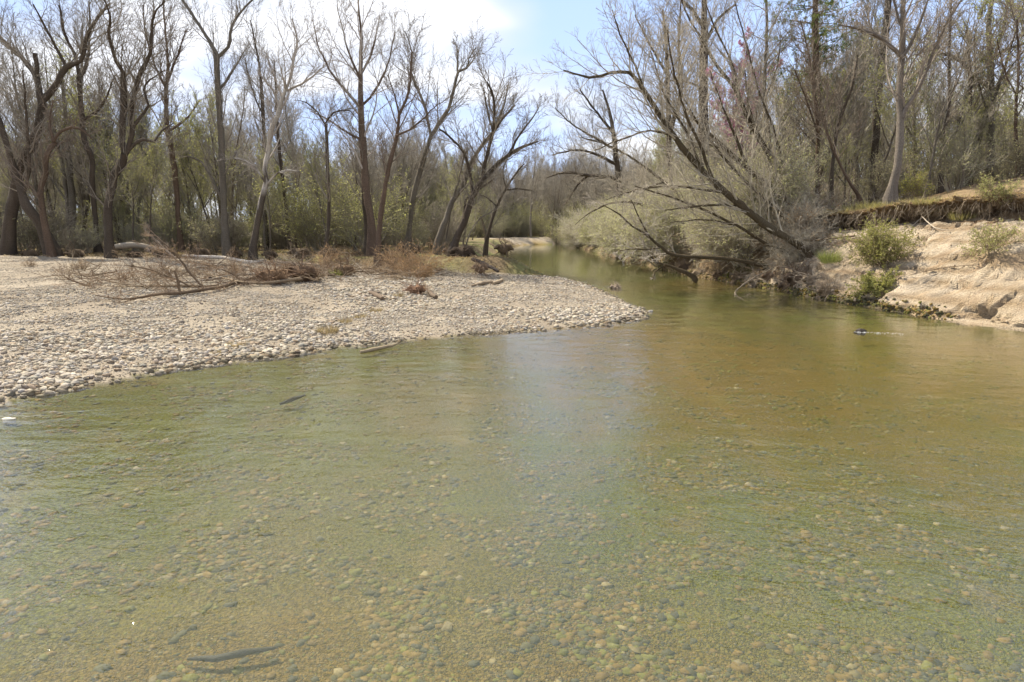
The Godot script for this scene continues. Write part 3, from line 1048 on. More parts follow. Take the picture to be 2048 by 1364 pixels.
func make_right_trees() -> void:
	var dark := style("dark"); var mossy := style("mossy"); var grey := style("grey"); var brown := style("brown")
	var gr := "trees rooted on the right bank"
	mossy.up = 0.3
	mossy.wob = 0.15
	mossy.first = 2.0
	mossy.kids = PackedInt32Array([8, 4, 4])
	mossy.twig = Color(0.34, 0.30, 0.235)
	mossy.reach = 5.6
	mossy.tw = 0.011
	mossy.from = 0.18
	traced("leaning_tree", "longest leaning trunk stretched from the right bank over the river", 43, [[1630, 530, 19], [1608, 500, 18], [1583, 482, 17], [1546, 459, 17], [1505, 431, 16], [1479, 410, 15], [1450, 385, 14], [1423, 357, 13], [1397, 330, 13], [1346, 273, 12], [1315, 220, 10], [1289, 185, 9], [1258, 147, 8], [1223, 145, 6], [1179, 154, 5], [1126, 141, 2]], [
		[[1423, 355, 7], [1405, 300, 6], [1375, 235, 5], [1350, 150, 4], [1335, 60, 2]], [[1450, 385, 6], [1410, 380, 5], [1340, 372, 4], [1270, 380, 2]], [[1346, 273, 6], [1300, 262, 4], [1240, 280, 3], [1190, 300, 1.5]], [[1289, 185, 5], [1270, 130, 4], [1240, 70, 3], [1225, 20, 1.5]], [[1479, 410, 5], [1400, 412, 4], [1330, 420, 2]], [[1400, 332, 6], [1372, 262, 5], [1330, 190, 4], [1300, 100, 2]]], mossy, gr)
	traced("leaning_tree", "mossy leaning trunk just above and behind the longest one", 48, [[1625, 452, 17], [1587, 420, 15], [1553, 383, 14], [1516, 357, 13], [1495, 334, 11], [1452, 299, 10], [1408, 260, 8], [1370, 215, 5], [1345, 170, 2]], [[[1495, 334, 6], [1470, 270, 5], [1440, 200, 3], [1420, 140, 1.5]], [[1452, 299, 5], [1420, 290, 4], [1370, 300, 2]]], mossy, gr)
	traced("leaning_tree", "third leaning trunk with a long straight upper limb", 51, [[1605, 440, 15], [1566, 374, 12], [1544, 325, 11], [1522, 286, 11], [1496, 237, 9], [1474, 185, 8], [1434, 128, 6], [1408, 88, 5], [1373, 26, 3], [1355, -20, 1.5]], [[[1480, 195, 6], [1461, 119, 4], [1425, 44, 3], [1405, -10, 1.5]], [[1522, 286, 5], [1500, 220, 4], [1490, 140, 2]]], mossy, gr)
	traced("bare_tree", "thick upright trunk standing alone behind the leaning trees", 66, [[1404, 448, 22], [1407, 300, 20], [1408, 211, 19], [1409, 100, 17], [1410, 0, 14], [1411, -90, 8]], [[[1409, 60, 8], [1385, 20, 6], [1350, -10, 4]], [[1409, 90, 7], [1435, 40, 6], [1470, 10, 3]], [[1408, 180, 5], [1380, 165, 4], [1330, 160, 2]]], dark, gr)
	traced("bare_tree", "dark double stemmed tree left of the thick upright trunk", 85, [[1345, 452, 12], [1338, 330, 11], [1337, 220, 10], [1333, 110, 8], [1325, 20, 4]], [[[1340, 270, 8], [1362, 180, 7], [1358, 90, 5], [1362, 0, 2]], [[1335, 150, 5], [1300, 90, 4], [1270, 30, 2]]], dark, gr)
	traced("bare_tree", "spreading tree reaching long low limbs left across the sky gap", 100, [[1243, 452, 15], [1238, 370, 14], [1234, 334, 12], [1228, 280, 10], [1220, 230, 6], [1205, 180, 3]], [
		[[1240, 362, 9], [1210, 353, 8], [1175, 351, 6], [1140, 345, 5], [1110, 350, 3], [1090, 356, 1.5]], [[1175, 351, 5], [1155, 370, 4], [1140, 395, 3], [1128, 410, 1.5]], [[1234, 330, 7], [1190, 308, 5], [1150, 300, 4], [1105, 310, 2]], [[1232, 300, 6], [1180, 270, 4], [1140, 245, 3], [1110, 215, 1.5]], [[1228, 270, 5], [1190, 220, 4], [1160, 180, 2]]], dark, gr)
	traced("bare_tree", "straight thin grey stem left of the pine", 58, [[1545, 430, 9], [1540, 308, 8], [1529, 176, 7], [1531, 80, 6], [1531, -20, 4]], [[[1530, 200, 3], [1555, 130, 3], [1560, 60, 1.5]]], grey, gr)
	traced("bare_tree", "tall dark trunk rising behind the pale barked front tree", 58, [[1746, 410, 18], [1750, 300, 16], [1757, 205, 15], [1767, 103, 14], [1777, 0, 12], [1782, -60, 8]], [[[1765, 130, 6], [1745, 80, 4], [1735, 10, 2]]], dark, gr)
	var pl := style("grey")
	pl.col = Color(0.27, 0.235, 0.20)
	pl.twig = Color(0.27, 0.23, 0.19)
	pl.from = 0.5
	traced("bare_tree", "pale barked tree on the bluff edge with a Y of two limbs", 41, [[1781, 398, 24], [1785, 370, 19], [1792, 333, 17], [1803, 256, 15], [1803, 180, 13], [1808, 113, 12], [1805, 51, 10], [1803, -20, 8]], [
		[[1806, 236, 8], [1813, 215, 8], [1839, 174, 7], [1864, 113, 6], [1890, 51, 5], [1925, -5, 3]], [[1806, 116, 8], [1777, 87, 7], [1746, 67, 6], [1705, 54, 4], [1680, 50, 2]], [[1808, 110, 6], [1839, 51, 5], [1856, 0, 3]], [[1806, 60, 6], [1790, 10, 4], [1780, -30, 2]]], pl, gr, 1.3)
	traced("bare_tree", "slim stem on the left of the clump under the pine", 50, [[1636, 412, 10], [1637, 340, 8], [1638, 260, 8], [1632, 190, 6], [1620, 120, 4], [1600, 40, 2]], [[[1637, 270, 4], [1612, 200, 3], [1590, 140, 1.5]]], brown, gr)
	traced("bare_tree", "slim stem on the right of the clump under the pine", 49, [[1662, 416, 10], [1665, 328, 8], [1680, 250, 7], [1700, 180, 5], [1715, 110, 3]], [[[1668, 310, 4], [1650, 240, 3], [1640, 180, 1.5]]], dark, gr)
	traced("bare_tree", "leaning sapling right of the clump under the pine", 47, [[1722, 404, 8], [1700, 370, 6], [1672, 318, 5], [1650, 260, 3], [1635, 200, 1.5]], [], brown, gr)
	traced("bare_tree", "light grey crooked sapling right of the pale barked tree", 47, [[1850, 396, 7], [1858, 340, 6], [1869, 287, 5], [1880, 225, 4], [1900, 180, 2]], [[[1868, 290, 3], [1890, 250, 2.5], [1915, 220, 1.2]]], grey, gr)
	traced("bare_tree", "straight slim tree second right of the pale barked tree", 50, [[1882, 396, 11], [1886, 330, 9], [1895, 205, 7], [1900, 77, 5], [1902, -20, 3]], [[[1895, 210, 4], [1920, 150, 3], [1935, 90, 1.5]]], dark, gr)
	traced("bare_tree", "dark ivy clad trunk near the right edge of the wood", 53, [[1935, 392, 13], [1936, 330, 11], [1938, 256, 9], [1940, 150, 6], [1938, 50, 3]], [], dark, gr)
	traced("bare_tree", "stout tree at the right edge with long crossing limbs above", 56, [[1972, 380, 20], [1976, 287, 17], [1981, 160, 14], [1974, 51, 10], [1985, -20, 6]], [[[1979, 175, 8], [1952, 159, 7], [1921, 123, 6], [1880, 105, 5], [1828, 97, 3]], [[1979, 120, 6], [2010, 100, 5], [2048, 87, 4], [2090, 80, 2]], [[1978, 140, 5], [2005, 60, 4], [2020, -10, 2]]], grey, gr)
	traced("bare_tree", "thin tree at the right frame edge on the hillside", 50, [[2036, 345, 8], [2034, 250, 7], [2038, 150, 5], [2030, 40, 3]], [[[2035, 200, 3], [2010, 140, 2.5], [1995, 80, 1.5]]], brown, gr)
	mossy.first = 2.2
	mossy.reach = 4.2
	traced("leaning_tree", "slender leaning stem under the longest trunk, nearer the water", 45, [[1600, 520, 8], [1540, 490, 7], [1470, 450, 6], [1400, 415, 5], [1330, 390, 4], [1270, 372, 2]], [[[1470, 450, 4], [1410, 440, 3], [1340, 445, 1.5]]], mossy, gr)
	traced("leaning_tree", "slender leaning stem between the longest trunk and the mossy one", 46, [[1612, 480, 8], [1560, 425, 7], [1500, 370, 6], [1440, 305, 5], [1390, 235, 4], [1350, 160, 2.5], [1325, 90, 1.2]], [], mossy, gr)
	traced("leaning_tree", "thin straight stem leaning left above the third trunk", 50, [[1600, 415, 7], [1570, 340, 6], [1545, 260, 5], [1515, 170, 4], [1490, 80, 3], [1470, 0, 2]], [], mossy, gr)
	traced("leaning_tree", "slender leaning stem far down the bank, pointing at the pool", 62, [[1440, 470, 8], [1390, 420, 7], [1330, 365, 6], [1270, 320, 5], [1215, 290, 3], [1160, 275, 1.5]], [[[1330, 365, 4], [1270, 380, 3], [1210, 400, 1.5]]], mossy, gr)
	traced("leaning_tree", "arched stem far down the bank drooping toward the water", 66, [[1400, 480, 8], [1350, 440, 7], [1290, 410, 6], [1230, 405, 4], [1180, 425, 2.5], [1150, 450, 1.2]], [], mossy, gr)
	# the low trunk that lies out over the water
	var low := style("mossy")
	low.twig = Color(0.36, 0.32, 0.27)
	low.from = 0.45
	low.reach = 2.4
	low.up = 0.1
	traced("fallen_tree", "low trunk bowed out level above the water from the right bank", 46, [[1530, 532, 9], [1485, 523, 8.5], [1444, 517, 8], [1392, 514, 8], [1351, 511, 7], [1327, 498, 6.5], [1300, 476, 5.5], [1267, 453, 4], [1240, 430, 3], [1205, 410, 1.5]], [[[1320, 495, 4], [1290, 500, 3], [1260, 498, 2], [1225, 505, 1]], [[1300, 476, 4], [1280, 440, 3], [1262, 400, 1.5]]], low, "", 0.3)
	low.from = 0.6
	low.first = 0.7
	traced("fallen_tree", "smaller dark limb dipping into the water below the bowed trunk", 49, [[1388, 555, 10], [1357, 539, 8], [1331, 529, 6], [1312, 523, 5], [1295, 505, 2]], [[[1330, 530, 4], [1310, 545, 3], [1305, 560, 2]]], low, "", 0.3)

func make_pine() -> void:
	rng.seed = 404
	var d := 56.0
	var foot := P(1642, 405, d)
	var root := thing("pine_tree", "tall pine with dark green needle sprays above the bare clump", "tree", foot)
	var tm := MB.new()
	var tp := []
	var tr := []
	for q in [[1642, 425, 14], [1640, 300, 13], [1634, 180, 12], [1630, 80, 11], [1632, -20, 9], [1634, -120, 4]]:
		tp.append(P(q[0], q[1], d) - foot)
		tr.append(q[2] * d / FOC * 0.5)
	var st := style("brown")
	var pth := smooth(tp, tr)
	bark_tube(tm, pth, 10, st, 0.0, 20.0)
	put("trunk", tm, M.bark, root)
	var cm := MB.new()
	var lm := MB.new()
	var pts: PackedVector3Array = pth[0]
	for q in 70:
		var f := rng.randf_range(0.44, 0.99) * (pts.size() - 1)
		var k := int(f)
		var a := rng.randf() * TAU
		var dir := Vector3(cos(a), rng.randf_range(-0.05, 0.35), sin(a)).normalized()
		var ln := rng.randf_range(1.8, 3.6)
		var bp := PackedVector3Array([pts[k]])
		var br := PackedFloat32Array([0.05])
		var w := pts[k]
		for m in 4:
			dir = (dir + rv() * 0.15).normalized()
			w += dir * ln / 4.0
			bp.append(w)
			br.append(0.05 * (1.0 - 0.2 * (m + 1)))
		cm.tube(bp, br, 4, st.col)
		for m in 16:
			var at := bp[1 + rng.randi() % 4] + rv() * 0.32
			for s in 16:
				var nd := (rv() + dir * 0.6 + Vector3(0, 0.25, 0)).normalized()
				var g := rng.randf()
				lm.leaf(at, nd, nd.cross(rv()).normalized(), rng.randf_range(0.18, 0.32), 0.034, Color(0.08, 0.11, 0.04).lerp(Color(0.19, 0.22, 0.08), g))
	var cr := put("crown", cm, M.twig, root)
	put("needles", lm, M.leaf, cr)

func make_wood_behind() -> void:
	# left wood
	var protos := []
	var kinds := ["dark", "brown", "grey", "grey", "dark", "brown"]
	var gl := "trees deep in the left wood"
	var looks := ["tall dark bare tree", "reddish brown bare tree", "short tree coming into leaf", "tallest grey bare tree", "short dark tree coming into leaf", "tall brown bare tree", "small tree coming into leaf"]
	var ll := "bare slender tree standing deep in the left wood behind the edge trees"
	var n := 0
	var spots := []
	rng.seed = 61
	while spots.size() < 115:
		var d := rng.randf_range(70.0, 135.0)
		var px := rng.randf_range(-120, 1040)
		var p := P(px, 450, d)
		if sd(p.x, p.z) < 3.0 or p.x > middle(p.z):
			continue
		spots.append([p, px])
	for k in 7:
		rng.seed = 900 + k
		var st := style(kinds[k % 6])
		st.col = [Color(0.15, 0.125, 0.10), Color(0.19, 0.145, 0.11), Color(0.23, 0.205, 0.165), Color(0.24, 0.215, 0.18), Color(0.14, 0.12, 0.095), Color(0.20, 0.16, 0.12), Color(0.21, 0.18, 0.14)][k]
		st.twig = Color(0.29, 0.26, 0.21)
		st.kids = PackedInt32Array([9, 6, 5])
		st.reach = 4.8
		st.tw = 0.014
		st.up = 0.45
		if k in [2, 4, 6]:
			st.leaves = 2
			st.leaf_size = 0.11
			st.leaf_a = Color(0.36, 0.37, 0.15)
			st.leaf_b = Color(0.42, 0.43, 0.17)
		var root := thing("woodland_tree", ll, "tree", Vector3.ZERO, gl)
		free_tree(root, [18.0, 16.0, 14.0, 20.0, 15.0, 19.0, 12.0][k], [0.24, 0.2, 0.17, 0.28, 0.19, 0.25, 0.15][k], st, 0.12, 3)
		protos.append(root)
	rng.seed = 77
	for k in spots.size():
		var p: Vector3 = spots[k][0]
		p.y = height(p.x, p.z)
		var s := rng.randf_range(0.75, 1.12)
		if p.x > -25.0:
			s *= 0.78
		var q: Node3D = protos[k % 7] if k < 7 else copy_of(protos[k % 7], ll, gl, p, 0, Vector3.ONE)
		q.position = p
		q.rotation.y = rng.randf() * TAU
		q.scale = Vector3(s, s, s)
		q.set_meta("label", "%s in the left wood %s" % [looks[k % 7], place_left(spots[k][1])])
	# the far wood that closes the end of the reach reads as one mass
	var far := Node3D.new()
	far.name = "far_wood"
	far.set_meta("kind", "stuff")
	add_child(far)
	var fs := [[], [], [], [], [], [], []]
	for k in 420:
		var d := rng.randf_range(152.0, 240.0)
		var x := rng.randf_range(-40.0, 62.0)
		if sd(x, -d) < 5.0 and d < 190.0:
			continue
		var s := rng.randf_range(0.7, 1.1)
		fs[rng.randi() % 7].append([Transform3D(Basis(Vector3.UP, rng.randf() * TAU).scaled(Vector3.ONE * s), Vector3(x, height(x, -d), -d)), Color.WHITE])
	for k in 7:
		for ch in protos[k].get_children():
			scatter(String(ch.name).rstrip("0123456789"), far, [ch.mesh], fs[k], ch.material_override)
	# right wood
	var lr := "bare slender tree standing deep in the right wood behind the bluff"
	var gr := "trees deep in the right wood"
	n = 0
	while n < 92:
		var d := rng.randf_range(54.0, 130.0)
		var px := rng.randf_range(1260, 2250)
		var p := P(px, 420, d)
		if sd(p.x, p.z) < 8.0:
			continue
		p.y = height(p.x, p.z)
		var s := rng.randf_range(0.7, 1.15)
		var kd := rng.randi() % 7
		copy_of(protos[kd], "%s in the right wood %s" % [looks[kd], place_right(px)], gr, p, rng.randf() * TAU, Vector3(s, s, s))
		n += 1
	# thin saplings between the trees
	n = 0
	while n < 110:
		var left := n < 66
		var d := rng.randf_range(64.0, 100.0) if left else rng.randf_range(45.0, 85.0)
		var px := rng.randf_range(-60, 1000) if left else rng.randf_range(1400, 2150)
		var p := P(px, 440, d)
		if sd(p.x, p.z) < (3.0 if left else bluff_back(p.z) + 2.0) or (left and p.x > middle(p.z)):
			continue
		p.y = height(p.x, p.z)
		var kd := rng.randi() % 7
		var sp2 := copy_of(protos[kd], "", "saplings in the wood", p, rng.randf() * TAU, Vector3.ONE)
		sp2.name = numbered("sapling")
		var sh := rng.randf_range(0.4, 0.75)
		sp2.scale = Vector3(sh * 0.85, sh, sh * 0.85)
		sp2.set_meta("label", "thin %s sapling in the %s wood %s" % [["dark", "reddish", "leafing", "grey", "short dark", "brown", "small leafing"][kd], "left" if left else "right", place_left(px) if left else place_right(px)])
		n += 1
	# understorey
	var sprot := []
	var slooks := ["green leafing shrub", "olive leafing shrub", "thinly leafing tan shrub", "large yellow green shrub", "leafless tan shrub", "low leafless brown shrub"]
	for k in 6:
		rng.seed = 300 + k
		var st := Style.new()
		st.twig = [Color(0.25, 0.22, 0.165), Color(0.28, 0.25, 0.19), Color(0.23, 0.20, 0.15), Color(0.26, 0.23, 0.17), Color(0.31, 0.27, 0.21), Color(0.25, 0.215, 0.16)][k]
		st.wob = 0.3
		st.up = 0.35
		st.ratio = 0.5
		st.kids = PackedInt32Array([10, 6, 4])
		st.tw = 0.012
		if k < 4:
			st.leaves = [4, 3, 3, 6][k]
			st.leaf_size = 0.085
			st.leaf_a = [Color(0.32, 0.34, 0.15), Color(0.30, 0.31, 0.16), Color(0.34, 0.33, 0.20), Color(0.38, 0.39, 0.15)][k]
			st.leaf_b = [Color(0.44, 0.46, 0.24), Color(0.42, 0.43, 0.26), Color(0.46, 0.44, 0.30), Color(0.50, 0.50, 0.24)][k]
		var root := thing("understorey_shrub", "leafing twiggy shrub growing under the left wood", "shrub", Vector3.ZERO, "shrubs under the left wood")
		shrub(root, [5.0, 4.2, 3.6, 6.0, 4.0, 3.0][k], 15, 0.6, st)
		sprot.append(root)
	rng.seed = 88
	n = 0
	while n < 130:
		var d := rng.randf_range(64.0, 115.0)
		var px := rng.randf_range(-100, 1010)
		var p := P(px, 450, d)
		if sd(p.x, p.z) < 3.0 or p.x > middle(p.z):
			continue
		p.y = height(p.x, p.z)
		var s := rng.randf_range(0.5, 1.2)
		var w := rng.randi() % 6
		if absf(px - 640.0) < 100.0 and rng.randf() < 0.5:
			w = 3
			s *= 1.2
		var q: Node3D = sprot[n] if n < 6 else copy_of(sprot[w], "leafing twiggy shrub growing under the left wood", "shrubs under the left wood", p, 0.0, Vector3.ONE)
		q.position = p
		q.rotation.y = rng.randf() * TAU
		q.scale = Vector3(s * 1.2, s, s * 1.2)
		q.set_meta("label", "%s under the left wood %s" % [slooks[n if n < 6 else w], place_left(px)])
		n += 1
	n = 0
	while n < 105:
		var d := rng.randf_range(46.0, 100.0)
		var px := rng.randf_range(1380, 2200)
		var p := P(px, 420, d)
		if sd(p.x, p.z) < bluff_back(p.z) + 1.5:
			continue
		p.y = height(p.x, p.z)
		var s := rng.randf_range(0.5, 1.15)
		var kd := rng.randi() % 6
		copy_of(sprot[kd], "%s in the right wood %s" % [slooks[kd], place_right(px)], "shrubs in the right wood", p, rng.randf() * TAU, Vector3(s, s * 1.1, s))
		n += 1
	var ff := [[], [], [], [], []]
	for k in 150:
		var d := rng.randf_range(148.0, 190.0)
		var x := rng.randf_range(-28.0, 48.0)
		if sd(x, -d) < 4.0:
			continue
		var s := rng.randf_range(0.7, 1.5)
		ff[rng.randi() % 5].append([Transform3D(Basis(Vector3.UP, rng.randf() * TAU).scaled(Vector3.ONE * s), Vector3(x, height(x, -d), -d)), Color.WHITE])
	for k in 5:
		for ch in sprot[k].get_children():
			scatter(String(ch.name).rstrip("0123456789"), far, [ch.mesh], ff[k], ch.material_override)

func place_bar(px: float) -> String:
	return "near the left edge" if px < 240 else ("around the fallen brown crown" if px < 410 else ("in front of the white bleached log" if px < 540 else ("beside the dark root wads" if px < 700 else ("before the reddish slender tree" if px < 790 else "near the back corner of the bar"))))

func place_bank(d: float) -> String:
	return "beside the longest leaning trunk" if d < 50.0 else ("above the bowed trunk" if d < 60.0 else ("past the bowed trunk" if d < 85.0 else "toward the river bend"))

func place_left(px: float) -> String:
	return "behind the big forked tree" if px < 260 else ("behind the leaning sycamore" if px < 600 else ("behind the tallest straight tree" if px < 850 else "by the river corner"))

func place_right(px: float) -> String:
	return "behind the leaning trunks" if px < 1560 else ("behind the pine" if px < 1740 else ("behind the pale barked tree" if px < 1900 else "by the right edge"))

func make_bank_shrubs() -> void:
	# whitish leafing bushes that hang over the water on the right
	var protos := []
	for k in 4:
		rng.seed = 500 + k
		var st := Style.new()
		st.twig = [Color(0.38, 0.34, 0.27), Color(0.33, 0.29, 0.22), Color(0.42, 0.38, 0.31), Color(0.31, 0.27, 0.20)][k]
		st.wob = 0.15
		st.up = 0.08
		st.ratio = 0.45
		st.kids = PackedInt32Array([11, 6, 5])
		st.tw = 0.011
		st.leaves = [5, 4, 3, 5][k]
		st.leaf_a = [Color(0.50, 0.50, 0.30), Color(0.42, 0.42, 0.22), Color(0.46, 0.42, 0.32), Color(0.36, 0.38, 0.13)][k]
		st.leaf_b = [Color(0.62, 0.60, 0.42), Color(0.54, 0.54, 0.34), Color(0.56, 0.52, 0.42), Color(0.48, 0.50, 0.20)][k]
		st.leaf_size = 0.085
		var root := thing("overhanging_shrub", "pale leafing shrub arching from the right bank over the water", "shrub", Vector3.ZERO, "pale shrubs overhanging the water")
		shrub(root, 5.4, 22, 0.7, st, Vector3(-0.65, -0.1, 0.15))
		protos.append(root)
	rng.seed = 9
	var n := 0
	for k in 46:
		var d := rng.randf_range(50.0, 130.0)
		if k < 26:
			d = rng.randf_range(48.0, 82.0)
		var wx := 0.0
		for q in right_line.size() - 1:
			if right_line[q].y <= -d and right_line[q + 1].y >= -d:
				wx = lerpf(right_line[q].x, right_line[q + 1].x, (-d - right_line[q].y) / (right_line[q + 1].y - right_line[q].y))
		var inl := rng.randf_range(0.4, 5.5)
		var p := Vector3(wx + inl, bluff_h(-d) * clampf(inl / bluff_back(-d), 0.06, 1.0) - 0.1, -d)
		var s := rng.randf_range(0.7, 1.2)
		var w := rng.randi() % 3 if d < 85.0 else 3 - rng.randi() % 2
		var q2: Node3D = protos[n] if n < 4 else copy_of(protos[w], "pale leafing shrub arching from the right bank over the water", "pale shrubs overhanging the water", p, 0.0, Vector3.ONE)
		q2.position = p
		q2.rotation.y = rng.randf_range(-0.5, 0.5)
		q2.scale = Vector3(s, s, s)
		q2.set_meta("label", "%s shrub arching over the water %s" % [["cream leafing", "pale green leafing", "whitish twiggy", "yellow green"][n if n < 4 else w], place_bank(d)])
		n += 1
	# leafless tangle on the slope under the leaning trees
	var tp := []
	for k in 3:
		rng.seed = 540 + k
		var st := Style.new()
		st.twig = [Color(0.34, 0.30, 0.23), Color(0.26, 0.21, 0.15), Color(0.42, 0.38, 0.31)][k]
		st.wob = 0.35
		st.up = -0.05
		st.ratio = 0.55
		st.kids = PackedInt32Array([8, 6, 4])
		st.tw = 0.008
		st.leaves = [0, 1, 0][k]
		st.leaf_a = Color(0.30, 0.17, 0.09)
		st.leaf_b = Color(0.42, 0.26, 0.14)
		var root := thing("bare_shrub", "grey leafless twig tangle on the slope below the leaning trees", "shrub", Vector3.ZERO, "twig tangles on the right slope")
		shrub(root, 2.6, 13, 0.9, st, Vector3(-0.3, -0.1, 0.1))
		tp.append(root)
	rng.seed = 10
	for k in 44:
		var d := rng.randf_range(43.5, 64.0)
		var wx := 0.0
		for q in right_line.size() - 1:
			if right_line[q].y <= -d and right_line[q + 1].y >= -d:
				wx = lerpf(right_line[q].x, right_line[q + 1].x, (-d - right_line[q].y) / (right_line[q + 1].y - right_line[q].y))
		var inl := rng.randf_range(1.2, 6.5) if d > 46.0 else rng.randf_range(1.2, 3.0)
		var p := Vector3(wx + inl, bluff_h(-d) * clampf(inl / bluff_back(-d), 0.06, 1.02), -d)
		var s := rng.randf_range(0.55, 1.15)
		var q3: Node3D = tp[k] if k < 3 else copy_of(tp[k % 3], "grey leafless twig tangle on the slope below the leaning trees", "twig tangles on the right slope", p, 0.0, Vector3.ONE)
		q3.position = p
		q3.rotation.y = rng.randf() * TAU
		q3.scale = Vector3(s, s, s)
		q3.set_meta("label", "%s twig tangle on the right slope %s" % [["grey tan", "brown leaf hung", "palest grey"][k % 3], place_bank(d)])

func to_px(w: Vector3) -> Vector2:
	var y := w.y - CAM_H
	var f := -w.z * cp - y * sp
	return Vector2(1024.0 + FOC * w.x / f, 682.0 - FOC * (y * cp - w.z * sp) / f)

# where on the bank's face a sight line lands
func bank_at(px: float, py: float) -> Vector3:
	var best := Vector3.ZERO
	var bd := 1e9
	for row in bank_pts:
		if row[0].z < -66.0:
			continue
		for k in range(14, 84):
			var w: Vector3 = row[k]
			var q := to_px(w) - Vector2(px, py)
			var e := q.length_squared() - w.z * 0.3
			if e < bd:
				bd = e
				best = w
	return best

# where a sight line meets the bar
func B(px: float, py: float, lift := 0.0) -> Vector3:
	var h := 0.5
	var g := Vector3.ZERO
	for k in 12:
		g = G(px, py, minf(h, 2.5))
		h = lerpf(h, height(g.x, g.z), 0.6)
	return Vector3(g.x, height(g.x, g.z) + lift, g.z)

# the edge of the bluff's lip at a place along the bank
func lip_at(z: float) -> Vector3:
	var best := Vector3.ZERO
	var bd := 1e9
	for row in bank_pts:
		var w: Vector3 = row[72]
		if absf(w.z - z) < bd:
			bd = absf(w.z - z)
			best = w
	return best

func log_thing(called: String, label: String, category: String, pts: Array, rads: Array, col: Color, twigs: int, seed_: int, group := "") -> Node3D:
	rng.seed = seed_
	var foot: Vector3 = pts[0]
	var root := thing(called, label, category, foot, group)
	var lp := []
	for q in pts:
		lp.append(q - foot)
	var st := Style.new()
	st.col = col
	st.twig = Color(col.r * 0.9, col.g * 0.88, col.b * 0.85)
	st.up = 0.05
	st.tw = 0.008
	st.kids = PackedInt32Array([4, 3, 2])
	var pth := smooth(lp, rads, 0.25, 0.015)
	var mb := MB.new()
	mb.tube(pth[0], pth[1], 10, col, true, 0.3, n2, 30.0)
	put("trunk", mb, M.wood, root)
	if twigs:
		var bm := MB.new()
		sprout(bm, null, pth, st, 0.2, float(twigs) / path_len(pth[0]), 1.2, 1.0)
		put("branches", bm, M.twig, root)
	return root

func tuft(called: String, label: String, category: String, at: Vector3, h: float, w: float, n: int, a: Color, b: Color, seed_: int, group := "") -> Node3D:
	rng.seed = seed_
	var root := thing(called, label, category, at, group)
	var mb := MB.new()
	for k in n:
		var ang := rng.randf() * TAU
		var rr := sqrt(rng.randf()) * w
		var o := Vector3(cos(ang) * rr, -0.03, sin(ang) * rr)
		var d := (Vector3(cos(ang), 0, sin(ang)) * rng.randf_range(0.1, 0.9) + Vector3(0, 1, 0) + rv() * 0.3).normalized()
		mb.leaf(o, d, d.cross(rv()).normalized(), h * rng.randf_range(0.5, 1.2), rng.randf_range(0.008, 0.02), a.lerp(b, rng.randf()))
	put("blades", mb, M.leaf, root)
	return root

func root_clump(called: String, label: String, at: Vector3, size: float, n: int, col: Color, down: float, seed_: int, group := "") -> Node3D:
	rng.seed = seed_
	var root := thing(called, label, "roots", at, group)
	var core := MB.new()
	var pts := PackedVector3Array()
	var rad := PackedFloat32Array()
	for k in 7:
		pts.append(Vector3((k - 3) * size * 0.16, 0.1 * size * sin(k * 1.7), 0.08 * size * cos(k * 2.3)))
		rad.append(size * 0.24 * sqrt(maxf(0.02, 1.0 - pow((k - 3) / 3.05, 2.0))))
	core.tube(pts, rad, 12, col, true, 0.9, n1, 40.0 / size)
	put("root_ball", core, M.litter, root)
	var st := Style.new()
	st.twig = col
	st.wob = 0.45
	st.up = -down
	st.tw = 0.007
	st.kids = PackedInt32Array([5, 4, 2])
	var mb := MB.new()
	for k in n:
		grow(mb, null, rv() * size * 0.16, (rv() + Vector3(0, 0.1 - down, 0)).normalized(), size * rng.randf_range(0.5, 1.0), size * 0.035, 1, st)
	put("root_strands", mb, M.twig, root)
	return root

